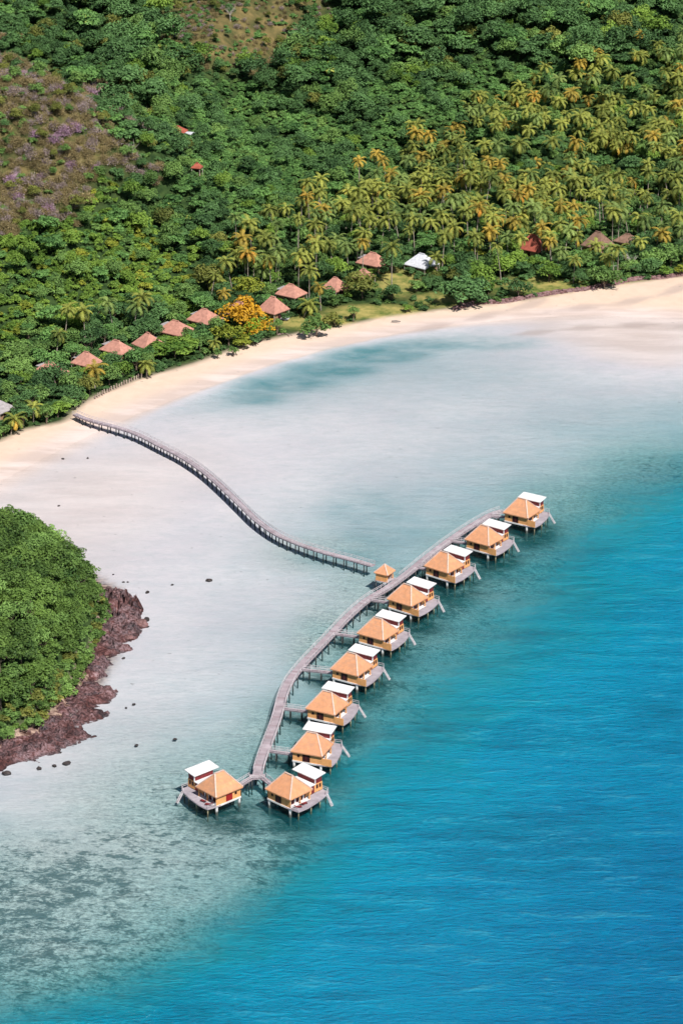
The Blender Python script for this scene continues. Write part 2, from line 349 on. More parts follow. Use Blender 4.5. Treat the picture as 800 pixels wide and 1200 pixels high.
thr = k.math('ADD', thr, k.math('MULTIPLY', k.math('SUBTRACT', rn3, .5), .25))
spk = k.ramp(k.noise(.7, 7, .85, stretch=(1, 1.6, 1)), [(.38, 0.), (.60, 1.)])
c = k.mix(k.math('MULTIPLY', reef, .60, clamp=True), c, k.mix(spk, (.045, .085, .10), (.78, .78, .76)))
rm = k.math('MULTIPLY', k.math('MULTIPLY', thr, 16.0, clamp=True), k.math('MULTIPLY', reef, 1.4, clamp=True))
reefcol = k.mix(k.noise(1.3, 4, .7), (.030, .065, .078), (.15, .19, .19))
c = k.mix(k.math('MULTIPLY', rm, .92), c, reefcol)
wn = k.ramp(k.noise(.07, 6, .65, stretch=(1, 1.8, 1)), [(.30, .25), (.62, 1.)])
c = k.mix(k.math('MULTIPLY', k.attr('weed'), wn), c, (.10, .25, .28))
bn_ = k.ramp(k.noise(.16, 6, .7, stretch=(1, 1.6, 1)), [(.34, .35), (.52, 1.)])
c = k.mix(k.math('MULTIPLY', k.math('MULTIPLY', k.attr('bed_shade'), bn_), .97), c, (.004, .040, .040))  # seagrass tone with the villas' shade mixed into the seabed colour
# scattered small dark spots on the flat
sp = k.ramp(k.noise(.45, 3, .5, stretch=(1, 1.3, 1)), [(.715, 0.), (.74, 1.)])
c = k.mix(k.math('MULTIPLY', sp, .55), c, (.16, .15, .15))
soil = k.mix(k.ramp(k.noise(.3, 6, .65), [(.3, 0.), (.7, 1.)]), (.012, .03, .010), (.05, .085, .025))
lawn = k.mix(k.ramp(k.noise(.18, 6, .7), [(.35, 0.), (.62, 1.)]), (.07, .12, .025), (.36, .30, .10))
rk = k.mix(k.ramp(k.noise(.5, 6, .7, stretch=(1, 1.7, 1)), [(.42, 0.), (.62, 1.)]), (.07, .035, .030), (.40, .28, .23))
c = k.mix(k.math('MULTIPLY', k.attr('rocky'), k.ramp(k.noise(.12, 5, .6), [(.36, .55), (.46, 1.)])), c, rk)
c = k.mix(k.math('MULTIPLY', k.attr('channel'), .55), c, (.36, .29, .27))
dry = k.mix(k.ramp(k.noise(.10, 7, .7), [(.40, 0.), (.66, 1.)]), (.05, .06, .022), (.21, .155, .065))
g = k.mix(k.attr('lawn'), soil, lawn); g = k.mix(k.attr('dry'), g, dry)
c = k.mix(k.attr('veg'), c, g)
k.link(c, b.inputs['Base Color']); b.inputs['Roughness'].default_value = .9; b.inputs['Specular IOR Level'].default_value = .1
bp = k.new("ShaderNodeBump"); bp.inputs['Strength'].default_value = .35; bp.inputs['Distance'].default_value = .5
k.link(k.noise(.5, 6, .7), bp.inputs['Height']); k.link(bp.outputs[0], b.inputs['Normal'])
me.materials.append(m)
# water: one sheet at sea level; its body colour and clarity follow the real depth below it
me = np_mesh('sea_water', np.stack([X, Y, np.zeros_like(X)], 1), Q)
sea = bpy.data.objects.new('sea_water', me); COL.objects.link(sea); tag(sea, kind='structure')
setattr_(me, 'depth', np.maximum(-Z, 0))
m, k, b = mat('sea_water'); out = k.n['Material Output']
dep = k.attr('depth')
dn = k.math('MULTIPLY', dep, k.math('ADD', .45, k.math('MULTIPLY', k.noise(.045, 7, .68, stretch=(1, 1.5, 1), dist=.4), 1.1)))
dd = k.math('DIVIDE', dn, 22.0)
body = k.ramp(k.math('POWER', dd, .5), [(0.0, (.46, .62, .74)), (.20, (.08, .32, .39)), (.33, (.007, .21, .23)), (.47, (.002, .33, .44)), (.66, (.001, .28, .47)), (1.0, (.001, .170, .37))])
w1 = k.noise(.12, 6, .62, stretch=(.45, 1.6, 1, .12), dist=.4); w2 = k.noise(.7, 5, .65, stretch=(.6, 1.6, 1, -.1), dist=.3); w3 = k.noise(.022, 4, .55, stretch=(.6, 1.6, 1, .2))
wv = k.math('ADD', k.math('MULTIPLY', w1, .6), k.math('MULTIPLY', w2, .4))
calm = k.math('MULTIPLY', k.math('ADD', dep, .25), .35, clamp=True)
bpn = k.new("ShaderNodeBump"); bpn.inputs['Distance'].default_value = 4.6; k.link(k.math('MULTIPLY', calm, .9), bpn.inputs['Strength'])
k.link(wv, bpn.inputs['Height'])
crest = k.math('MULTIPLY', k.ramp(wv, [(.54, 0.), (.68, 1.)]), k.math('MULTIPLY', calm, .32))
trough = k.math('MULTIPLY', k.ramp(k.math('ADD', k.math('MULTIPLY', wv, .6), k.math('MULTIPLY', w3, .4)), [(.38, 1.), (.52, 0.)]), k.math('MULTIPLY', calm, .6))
body = k.mix(crest, k.mix(trough, body, (.001, .10, .19)), (.10, .50, .60))  # wave light painted into the body colour: paler crests, darker troughs
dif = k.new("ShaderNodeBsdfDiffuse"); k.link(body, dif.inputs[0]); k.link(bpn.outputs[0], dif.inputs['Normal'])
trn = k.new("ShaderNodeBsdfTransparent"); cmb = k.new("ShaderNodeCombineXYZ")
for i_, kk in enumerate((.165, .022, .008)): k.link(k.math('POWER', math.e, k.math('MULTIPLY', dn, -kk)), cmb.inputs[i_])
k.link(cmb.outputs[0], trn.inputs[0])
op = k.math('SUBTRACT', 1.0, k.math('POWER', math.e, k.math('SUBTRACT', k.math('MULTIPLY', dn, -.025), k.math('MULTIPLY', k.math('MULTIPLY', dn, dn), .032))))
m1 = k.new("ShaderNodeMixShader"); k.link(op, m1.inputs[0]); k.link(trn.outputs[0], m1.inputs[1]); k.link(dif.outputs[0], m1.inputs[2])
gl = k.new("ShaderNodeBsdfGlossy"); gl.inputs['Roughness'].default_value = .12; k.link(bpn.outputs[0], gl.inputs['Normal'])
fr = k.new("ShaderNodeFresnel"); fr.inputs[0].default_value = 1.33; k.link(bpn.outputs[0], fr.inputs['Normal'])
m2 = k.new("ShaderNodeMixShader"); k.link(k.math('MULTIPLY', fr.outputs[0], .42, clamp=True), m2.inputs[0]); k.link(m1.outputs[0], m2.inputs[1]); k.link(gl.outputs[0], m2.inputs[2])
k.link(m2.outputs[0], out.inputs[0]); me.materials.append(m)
# ------------------------------------------------------------------ rock shelf of the headland
xs = [p[0] for p in SHELF]; ys = [p[1] for p in SHELF]
ax = np.arange(-150, max(xs) + 2, .45); ay = np.arange(min(ys[2:15]) - 4, max(ys[2:15]) + 8, .45)
SX, SY, SQ = sheet(ax, ay)
sdst = line_dist(SX, SY, SHELF + [SHELF[0]]); sin_ = in_poly(SX, SY, SHELF); ss = np.where(sin_, sdst, -sdst)
nz = np.array([noise.fractal(Vector((x * .11, y * .11, 3.1)), 1.0, 2.1, 5) for x, y in zip(SX, SY)])
n2 = np.array([abs(noise.noise(Vector(((x + y * .35) * .30, (y - x * .2) * .75, 1.1)))) for x, y in zip(SX, SY)])
n3 = np.array([noise.cell(Vector((x * .7 + 2 * noise.noise(Vector((x * .3, y * .3, 0))), y * .7, .3))) for x, y in zip(SX, SY)])
e = ss + nz * 4.0 + 1.0
hsh = line_dist(SX, SY, HEAD + [HEAD[0]]); hin = in_poly(SX, SY, HEAD)
amp = sstep(e, 0, 5)
point = np.exp(-((SX - P(148, 712)[0]) ** 2 + (SY - P(148, 712)[1]) ** 2) / 260.)
zz = -1.2 + amp * (1.65 + 1.7 * n2 + .9 * n3 + 1.0 * nz + 2.6 * point * (.5 + n3))
base = height(SX, SY)
gap = (~hin) & (hsh < 1.6)
zz = zz - gap * (1 - sstep(hsh, .3, 1.6)) * .9
keep = ((zz > base - .5) & (ss > -6) & (~(hin & (hsh > 5))))
kq = keep[SQ].any(axis=1)
me = np_mesh('rock_shelf', np.stack([SX, SY, zz], 1), SQ[kq], None)
bm_used = np.unique(SQ[kq]); remap = np.full(len(SX), -1); remap[bm_used] = np.arange(len(bm_used))
bpy.data.meshes.remove(me)
me = np_mesh('rock_shelf', np.stack([SX, SY, zz], 1)[bm_used], remap[SQ[kq]], None)
shelf = bpy.data.objects.new('rock_shelf', me); COL.objects.link(shelf); tag(shelf, kind='structure')
m, k, b = mat('shelf_rock')
a1 = k.noise(.22, 7, .7, stretch=(1, 2.4, 1, .25), dist=.8); a2 = k.noise(1.4, 5, .7, stretch=(1, 1.8, 1))
c = k.ramp(k.math('ADD', k.math('MULTIPLY', a1, .6), k.math('MULTIPLY', a2, .4)), [(.40, (.008, .006, .008)), (.48, (.050, .018, .018)), (.55, (.125, .048, .044)), (.63, (.29, .17, .18)), (.71, (.50, .42, .43))])
c = k.mix(k.math('MULTIPLY', k.ramp(k.noise(.09, 4, .6), [(.42, 0.), (.60, 1.)]), k.ramp(a2, [(.40, .0), (.62, .55)])), c, (.34, .26, .29))
k.link(c, b.inputs['Base Color']); b.inputs['Roughness'].default_value = .8; b.inputs['Specular IOR Level'].default_value = .3
bp = k.new("ShaderNodeBump"); bp.inputs['Distance'].default_value = .6; bp.inputs['Strength'].default_value = .9; k.link(a2, bp.inputs['Height']); k.link(bp.outputs[0], b.inputs['Normal'])
me.materials.append(m)
def rock_mesh(seed, n=3):
    import bmesh
    bm = bmesh.new(); bmesh.ops.create_icosphere(bm, subdivisions=n, radius=1)
    for v in bm.verts:
        p = v.co * 1.3 + Vector((seed * 3.7, 0, 0)); v.co *= 1 + .38 * noise.noise(p) + .16 * noise.noise(p * 2.7)
        v.co.z = v.co.z * .62
    me = bpy.data.meshes.new('rock'); bm.to_mesh(me); bm.free(); me.materials.append(M['stone']); me.shade_smooth() if hasattr(me, 'shade_smooth') else None
    a = me.attributes.new('tint', 'FLOAT', 'FACE'); a.data.foreach_set('value', [random.random() * .6 for _ in me.polygons])
    return me
ROCKS = [rock_mesh(i) for i in range(4)]
DARKROCKS = [q.copy() for q in ROCKS]
for q in DARKROCKS: q.materials[0] = M['coral']
# ------------------------------------------------------------------ over-water villas
def hip_roof(mb, hx, hy, z0, z1, ridge, th=.28, ox=0, oy=0, cap=None):
    e = [(-hx,-hy),(hx,-hy),(hx,hy),(-hx,hy)]; r = ridge / 2
    # thatch laid in courses: four bands per slope, each with a slightly different tone
    def L(a, b, t): return tuple(a[i] + (b[i] - a[i]) * t for i in range(3))
    A = [(ox + x, oy + y, z0) for x, y in e]; rl = (ox - r, oy, z1); rr = (ox + r, oy, z1)
    tops = [(rl, rr), (rr, rr), (rr, rl), (rl, rl)]
    nb = 7; lift = .05
    for si in range(4):
        a0, a1 = A[si], A[(si + 1) % 4]; t0, t1 = tops[si]
        for j in range(nb):
            p, q = j / nb, (j + 1) / nb
            lo0, lo1, hi0, hi1 = L(a0, t0, p), L(a1, t1, p), L(a0, t0, q), L(a1, t1, q)
            tn = random.random() * .55
            if Vector(hi0) == Vector(hi1): mb.add([lo0, lo1, hi0], [(0, 1, 2)], tn)
            else: mb.add([lo0, lo1, hi1, hi0], [(0, 1, 2, 3)], tn)
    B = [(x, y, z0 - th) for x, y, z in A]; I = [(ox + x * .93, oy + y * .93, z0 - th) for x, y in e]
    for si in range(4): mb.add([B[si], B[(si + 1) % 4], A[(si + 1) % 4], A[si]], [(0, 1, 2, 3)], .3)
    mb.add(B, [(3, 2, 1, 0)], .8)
    if cap is not None:
        for cx, tp in ((A[0], rl), (A[1], rr), (A[2], rr), (A[3], rl)):
            cap.bar((cx[0], cx[1], cx[2] + .03), (tp[0], tp[1], tp[2] + .05), .34, .16)
        if ridge > .2: cap.bar((rl[0] - .1, rl[1], rl[2] + .05), (rr[0] + .1, rr[1], rr[2] + .05), .4, .18)
def rail_run(mb, pts, h=1.0, sp=1.6, w=.07):
    for a, b in zip(pts[:-1], pts[1:]):
        a = Vector(a); b = Vector(b); n = max(1, int((b - a).length / sp))
        for zz_ in (h, h * .55): mb.bar(a + Vector((0, 0, zz_)), b + Vector((0, 0, zz_)), w, w)
        for i in range(n + 1):
            p = a.lerp(b, i / n); mb.bar(p, p + Vector((0, 0, h)), w, w)
def make_villa(label, screen=True, flip=False, door='dark'):
    root = empty('stilt_villa', (0, 0, 0), 0, label, 'villa', 'thatched villas on stilts over the lagoon')
    def part(name, mt, parent=root): return lambda mb: mb.build(name, M[mt], parent)
    n = lambda: MB(flip)
    DZ, EZ = 2.6, 5.15
    mb = n(); cap = n(); hip_roof(mb, 4.2, 3.85, EZ, 9.1, 2.6, cap=cap)
    rf = mb.build('roof', M['thatch'], root); cap.build('ridge_cap', M['ridge'], rf)
    # walls: bedroom box with recessed porch on the deck side
    mb = n(); mb.box(-3.75, 2.5, -3.35, 3.35, DZ, EZ - .1); mb.box(2.5, 3.8, -3.35, -3.15, DZ, EZ - .1)
    mb.box(3.55, 3.8, 3.05, 3.3, DZ, EZ - .1); mb.box(3.55, 3.8, -.1, .15, DZ, EZ - .1)
    wl = mb.build('wall', M['wall'], root)
    n().box(-3.85, 3.9, -3.5, 3.5, DZ - .42, DZ - .003).build('floor_beam', M['white'], root)
    mb = n(); mb.box(-1.15, .75, -3.44, -3.353, DZ + .12, EZ - .55); dr = mb.build('door', M[door], wl)
    if door == 'dark': n().box(-.25, -.15, -3.47, -3.443, DZ + .12, EZ - .55).build('door_frame', M['maroon'], dr)
    n().box(-2.55, -1.95, -3.43, -3.353, DZ + 1.1, DZ + 1.75).build('window', M['dark'], wl)
    # porch glazing: dark opening with maroon frames and pale curtains
    n().box(2.503, 2.57, -2.8, 2.9, DZ + .05, EZ - .45).build('glass_door', M['dark'], wl)
    mb = n()
    for y in (-2.8, -1.4, 0, 1.4, 2.75): mb.box(2.57, 2.66, y, y + .14, DZ + .05, EZ - .45)
    mb.box(2.66, 2.74, -2.8, 2.89, EZ - .55, EZ - .42); mb.box(2.66, 2.72, -2.8, 2.89, DZ + .003, DZ + .1)
    mb.build('door_frame', M['maroon'], wl)
    for y in ((-1.2, 1.6) if screen else (-2.5, -.9, .6, 1.9)): n().box(2.68, 2.78, y, y + .45, DZ + .12, EZ - .57).build('curtain', M['white'], wl)
    # bathroom wing behind, with a low lean-to roof and a higher white slab roof
    n().box(-3.6, 2.3, 3.38, 9.0, DZ, 4.75).build('annex_wall', M['wall'], root)
    n().box(-3.7, 2.6, 3.5, 6.35, 4.80, 4.95).build('low_flat_roof', M['white'], root)
    mb = n(); mb.box(-3.4, 2.2, 6.45, 8.9, 4.753, 6.3)
    cw = mb.build('clerestory_wall', M['maroon'], root)
    mb = n(); mb.add([(-4.9,6.0,6.3),(2.75,6.0,6.3),(2.75,9.7,6.75),(-4.9,9.7,6.75),(-4.9,6.0,6.5),(2.75,6.0,6.5),(2.75,9.7,6.95),(-4.9,9.7,6.95)],
        [(3,2,1,0),(4,5,6,7),(0,1,5,4),(1,2,6,5),(2,3,7,6),(3,0,4,7)]); mb.build('white_slab_roof', M['white'], root)
    n().box(2.2, 2.42, 6.45, 6.65, 4.76, 6.3).build('roof_post', M['white'], root)
    for y in (4.3, 6.9, 7.9): n().box(2.303, 2.37, y, y + .6, DZ + .9, DZ + 1.9).build('window', M['dark'], root)
    n().box(2.303, 2.38, 5.3, 6.2, DZ + .05, DZ + 1.95).build('side_door', M['maroon'], root)
    # deck: boards clipped to a tapering outline
    out_ = [(2.6,-3.6),(6.3,-3.1),(6.5,0),(5.9,4.4),(4.9,8.0),(4.2,9.2),(2.4,9.0)]
    mb = n(); xs_ = 2.6; yb = -3.55
    while yb < 9.8:
        ym = yb + .17
        hits = []
        for i in range(len(out_)):
            (x0, y0), (x1, y1) = out_[i], out_[(i + 1) % len(out_)]
            if (y0 > ym) != (y1 > ym): hits.append(x0 + (x1 - x0) * (ym - y0) / (y1 - y0))
        if len(hits) >= 2: mb.box(min(hits), max(hits), yb, yb + .33, DZ - .1, DZ - .02, random.random() * .7)
        yb += .35
    mb.build('deck', M['deckgrey'], root)
    mb = n()
    for i in range(len(out_) - 1): mb.bar((*out_[i], DZ - .22), (*out_[i + 1], DZ - .22), .14, .22)
    mb.build('deck_beam', M['deck'], root)
    mb = n()
    if not screen: rail_run(mb, [(3.9,-3.4,DZ-.02),(6.2,-3.05,DZ-.02)], .85, 1.3, .06)
    rail_run(mb, [(5.0,7.6,DZ-.02),(4.2,9.1,DZ-.02),(2.5,8.95,DZ-.02)], 1.0, 1.2, .07)
    mb.build('deck_railing', M['rail'], root)
    if screen:
        n().box(3.82, 6.4, -3.42, -3.26, DZ - .1, DZ + 1.75).build('privacy_screen', M['wall'], root)
    # stairs down to the water
    mb = n()
    for y in (7.5, 8.1): mb.bar((4.95, y, DZ - .05), (6.9, y - .1, .1), .12, .2)
    for i in range(9):
        t = (i + .5) / 9; mb.box(4.95 + 1.95 * t - .12, 4.95 + 1.95 * t + .12, 7.5, 8.1, DZ - .05 - 2.45 * t, DZ - 2.45 * t)
    st = mb.build('stairs', M['rail'], root)
    mb = n(); mb.bar((4.95, 7.45, DZ + .85), (6.9, 7.4, 1.0), .06, .06)
    for t in (0, .5, 1): mb.bar((4.95 + 1.95 * t, 7.45, DZ - 2.45 * t), (4.95 + 1.95 * t, 7.45, DZ + .85 - 2.45 * t), .06, .06)
    mb.build('handrail', M['rail'], st)
    for x, y in ((-3.5,-3.1),(3.5,-3.1),(3.5,3.1),(-3.5,3.1),(0,0)): n().tube([(x,y,-2.6),(x,y,DZ-.42)], .34, 10).build('pile', M['whitepile'], root)
    for x, y in ((5.8,-2.6),(5.9,1.5),(5.2,5.2),(4.1,8.3)): n().tube([(x,y,-2.8),(x,y,DZ-.3)], .15, 8).build('deck_post', M['yellowpile'], root)
    for x, y in ((-3.2,8.5),(1.8,8.5),(-3.2,6),(1.8,6)): n().tube([(x,y,-2.6),(x,y,DZ)], .2, 8).build('pile', M['pile'], root)
    return root
vl = ["thatched stilt villa at the far upper end of the boardwalk, last before open lagoon",
 "thatched stilt villa second from the far upper end of the boardwalk",
 "thatched stilt villa third from the far end, just beyond the shelter on the boardwalk",
 "thatched stilt villa beside the small shelter where jetty and boardwalk meet",
 "thatched stilt villa fifth from the far end, next one shoreward of open bend below shelter",
 "thatched stilt villa sixth from the far end, middle of the long bend",
 "thatched stilt villa seventh from the far end, third counted up from the boardwalk's near end",
 "thatched stilt villa eighth from the far end, directly behind the end villa with open porch",
 "thatched stilt villa with open porch and dark door at boardwalk's near end, seaward side",
 "mirrored thatched stilt villa with bright red door, standing alone on the reef side"]
vl[4] = "thatched stilt villa fifth from the far end, one past the shelter's villa"
protoA = make_villa(vl[0]); vroot = []
for i in range(10):
    L, Fc, Rr, ang = VILLA[i]
    c2 = (P(*L, 5.15) + P(*Rr, 5.15)) / 2
    if i == 0: o = protoA
    elif i < 8: o = copy_tree(protoA)
    elif i == 8: o = make_villa(vl[8], screen=False)
    else: o = make_villa(vl[9], screen=False, flip=True, door='red')
    o['label'] = vl[i]; o.location = (c2[0], c2[1], 0); o.rotation_euler = (0, 0, R(ang)); vroot.append((c2, R(ang)))
def vworld(i, x, y):
    c, a = vroot[i]
    if i == 9: x = -x
    return np.array([c[0] + x * math.cos(a) - y * math.sin(a), c[1] + x * math.sin(a) + y * math.cos(a)])
# furniture on the two open decks
def lounger(i, x, y, rz, label):
    r = empty('deck_lounger', (*vworld(i, x, y), 2.585), vroot[i][1] + (rz if i != 9 else -rz), label, 'lounger', 'maroon loungers on the villa decks')
    MB().box(-.35,.35,-.9,.35,.28,.40).build('seat', M['maroon'], r)
    MB().add([(-.35,.35,.30),(.35,.35,.30),(.35,.95,.75),(-.35,.95,.75),(-.35,.30,.40),(.35,.30,.40),(.35,.88,.84),(-.35,.88,.84)],[(3,2,1,0),(4,5,6,7),(0,1,5,4),(1,2,6,5),(2,3,7,6),(3,0,4,7)]).build('backrest', M['maroon'], r)
    for a in (-.3, .3):
        for b_ in (-.8, .3): MB().box(a-.04, a+.04, b_-.04, b_+.04, 0, .28).build('leg', M['dark'], r)
lounger(8, 4.9, -1.9, R(150), "maroon lounger at the deck corner of the end villa with dark door")
lounger(8, 4.7, .2, R(170), "maroon lounger further back on the end villa's deck, by the curtains")
lounger(9, 4.9, -1.9, R(150), "maroon lounger at the deck corner of the red-doored villa")
lounger(9, 4.7, .2, R(170), "maroon lounger by the white curtains of the red-doored villa")
# ------------------------------------------------------------------ boardwalks
def spline(pts, step=1.0):
    pts = [np.array(p, float) for p in pts]; o = []
    pp = [2 * pts[0] - pts[1]] + pts + [2 * pts[-1] - pts[-2]]
    for i in range(1, len(pp) - 2):
        p0, p1, p2, p3 = pp[i - 1:i + 3]; n = max(2, int(np.linalg.norm(p2 - p1) / step))
        for j in range(n):
            t = j / n; o.append(.5 * ((2 * p1) + (-p0 + p2) * t + (2 * p0 - 5 * p1 + 4 * p2 - p3) * t * t + (-p0 + 3 * p1 - 3 * p2 + p3) * t ** 3))
    o.append(pts[-1])
    # resample evenly
    o = np.array(o); s = np.concatenate([[0], np.cumsum(np.linalg.norm(np.diff(o, axis=0), axis=1))]); n = int(s[-1] / step)
    q = np.linspace(0, s[-1], n + 1); return np.stack([np.interp(q, s, o[:, i]) for i in range(o.shape[1])], 1)
def walkway(name, pts, width, z, bent, label, cat, group=None, rail_w=.08, pile_r=.17, gaps=(), zend=None):
    root = empty(name, (0, 0, 0), 0, label, cat, group)
    p = spline(pts, .5); n = len(p); d = np.gradient(p, axis=0); d /= np.linalg.norm(d, axis=1)[:, None]; nn = np.stack([-d[:, 1], d[:, 0]], 1)
    zs = np.full(n, z) if zend is None else z + (zend - z) * sstep(np.arange(n) / n, 0, 1)
    mb = MB(); tn = 0
    for i in range(n - 1):
        if i % 2 == 0: tn = random.random() * (1 if random.random() < .4 else .4)
        a, b_ = p[i], p[i] + (p[i + 1] - p[i]) * .94; h = width / 2
        q = [a - nn[i] * h, a + nn[i] * h, b_ + nn[i + 1] * h, b_ - nn[i + 1] * h]
        mb.add([(*v, zs[i] - .07) for v in q] + [(*v, zs[i]) for v in q], [(0,1,2,3),(7,6,5,4),(4,5,1,0),(5,6,2,1),(6,7,3,2),(7,4,0,3)], tn)
    mb.build('deck', M['deck'], root)
    mb = MB()
    for sgn in (-1, 1):
        for i in range(0, n - 3, 3):
            j = min(i + 3, n - 1); mb.bar((*(p[i] + nn[i] * sgn * (width / 2 - .2)), zs[i] - .24), (*(p[j] + nn[j] * sgn * (width / 2 - .2)), zs[j] - .24), .15, .3)
    mb.build('beam', M['deck'], root)
    for sgn in (-1, 1):
        mb = MB()
        for i in range(0, n - 1, 4):
            j = min(i + 4, n - 1); pa = p[i] + nn[i] * sgn * (width / 2 - .05); pb = p[j] + nn[j] * sgn * (width / 2 - .05)
            if any(np.linalg.norm(p[min(i + 2, n - 1)] - g[0]) < g[1] and g[2] == sgn for g in gaps): continue
            mb.bar((*pa, zs[i]), (*pa, zs[i] + 1.05), rail_w, rail_w)
            for hh in (1.05, .6): mb.bar((*pa, zs[i] + hh), (*pb, zs[j] + hh), rail_w, rail_w)
        mb.build('railing', M['rail'], root)
    k_ = max(2, int(bent / .5))
    for i in range(k_ // 2, n, k_):
        for sgn in (-1, 1):
            q = p[i] + nn[i] * sgn * (width / 2 - .35); g = float(height(np.array([q[0]]), np.array([q[1]]))[0])
            MB().tube([(*q, min(g, zs[i] - .5) - .4), (*q, zs[i] - .12)], pile_r, 8).build('pile', M['pile'], root)
    return p, nn
WZ = 2.7
SP = [P(u, v, WZ) for u, v in [(588,598.5),(575,603),(552,616),(525,634),(500,653),(478,671),(455,688),(430,703),(408,722),(390,741),(372,760),(354,779),(340,797),(331,817),(325,840),(318,860),(311,878),(305,895),(301.5,909)]]
JT = [P(u, v, WZ) for u, v in [(88,485),(105,492),(132,499),(160,508),(190,523),(215,536),(240,553),(262,572),(285,594),(303,611),(325,626),(350,637),(380,647),(410,655),(438,663)]]
att = [vworld(i, -3.7, -.3 if i < 8 else .3) for i in range(10)]
sp0 = spline(SP, .5); starts = []; gaps = []
for i in range(8):
    tgt = att[i] + np.array([0, 2.5 if i else .5]); kx = np.argmin(np.abs(sp0[:, 1] - tgt[1]) + .05 * np.abs(sp0[:, 0] - tgt[0])); starts.append(sp0[kx]); gaps.append((sp0[kx], 1.6, 1))
sh = P(450.5, 669.5, 5.0)
jn = sp0[np.argmin(np.linalg.norm(sp0 - P(466, 679, WZ), axis=1))]
gaps.append((jn, 2.6, -1))
# which side is the villa side
p, nn = walkway('boardwalk', SP, 2.5, WZ, 4.8, "long curving timber boardwalk on piles linking all the stilt villas", 'boardwalk', gaps=gaps + [(sp0[-1], 2.5, 1), (sp0[-1], 2.5, -1)])
walkway('jetty', JT, 2.0, WZ, 3.6, "winding grey timber jetty on piles from the sandy beach to the shelter", 'jetty')
bn = ["first, at the far end of the boardwalk", "second from the boardwalk's far end", "third from the far end, before the shelter", "beside the shelter junction", "just past the shelter junction", "to the sixth villa in the long bend", "to the third villa from the near end", "to the villa behind the open porch villa"]
for i in range(8):
    a = starts[i]; b_ = att[i]; d = (b_ - a) / np.linalg.norm(b_ - a)
    walkway('footbridge', [a + d * 1.3, b_ - d * .1], 1.5, WZ - .03, 3.0, "short railed footbridge, " + bn[i], 'footbridge', 'footbridges to the villas', pile_r=.14)
e0 = sp0[-1]
b9 = att[8]; b10 = att[9]
walkway('footbridge', [e0 + np.array([1.3, -.9]), (e0 + b9) / 2 + np.array([.6, .3]), b9], 1.6, WZ - .03, 3.2, "footbridge branching to the open porch villa from the boardwalk's near end", 'footbridge', 'footbridges to the villas', pile_r=.14)
walkway('footbridge', [e0 + np.array([-1.3, -.9]), (e0 + b10) / 2 + np.array([-.3, .3]), b10], 1.6, WZ - .03, 3.2, "footbridge branching to the red-doored villa from the boardwalk's near end", 'footbridge', 'footbridges to the villas', pile_r=.14)
r = empty('landing_platform', (e0[0], e0[1], 0), R(4), "small landing where the boardwalk forks at its near end", 'platform')
mb = MB()
for i in range(9): mb.box(-1.9, 1.9, -1.9 + i * .3, -1.9 + i * .3 + .27, WZ - .1, WZ - .012, random.random() * .6)
mb.build('deck', M['deck'], r)
mb = MB(); rail_run(mb, [(-1.8,-1.85,WZ),(1.8,-1.85,WZ)], 1.05, 1.2, .08); mb.build('railing', M['rail'], r)
for x in (-1.4, 1.4): MB().tube([(x,-1.4,-2.2),(x,-1.4,WZ-.1)], .17, 8).build('pile', M['pile'], r)
# junction shelter
shr = empty('thatched_shelter', (sh[0], sh[1], 0), R(-30), "tiny thatched shelter where the jetty meets the boardwalk", 'shelter')
mb = MB(); cap = MB(); hip_roof(mb, 2.25, 2.25, 5.0, 7.2, 0, .2, cap=cap); rf = mb.build('roof', M['thatch'], shr); cap.build('ridge_cap', M['ridge'], rf)
mb = MB(); mb.box(-1.8, 1.8, -1.9, -1.75, WZ, 4.85); mb.box(-1.8, 1.8, 1.7, 1.85, WZ, 3.7); mb.box(1.6, 1.8, 1.4, 1.7, WZ, 4.85); mb.box(1.6, 1.8, -1.75, -1.4, WZ, 4.85); mb.box(-1.8,-1.6,1.4,1.7,WZ,4.85)
mb.build('wall', M['wall'], shr)
MB().box(-2.1, 2.1, -2.1, 2.1, WZ - .25, WZ - .005).build('floor', M['deck'], shr)
for x in (-1.8, 1.8):
    for y in (-1.8, 1.8): MB().tube([(x,y,-2),(x,y,WZ-.25)], .17, 8).build('pile', M['pile'], shr)
walkway('footbridge', [sh + np.array([1.9, -.9]), jn + (sh - jn) / np.linalg.norm(sh - jn) * 1.3], 1.9, WZ - .03, 3.0, "wide short link from the thatched shelter to the boardwalk", 'footbridge', 'footbridges to the villas', pile_r=.14)
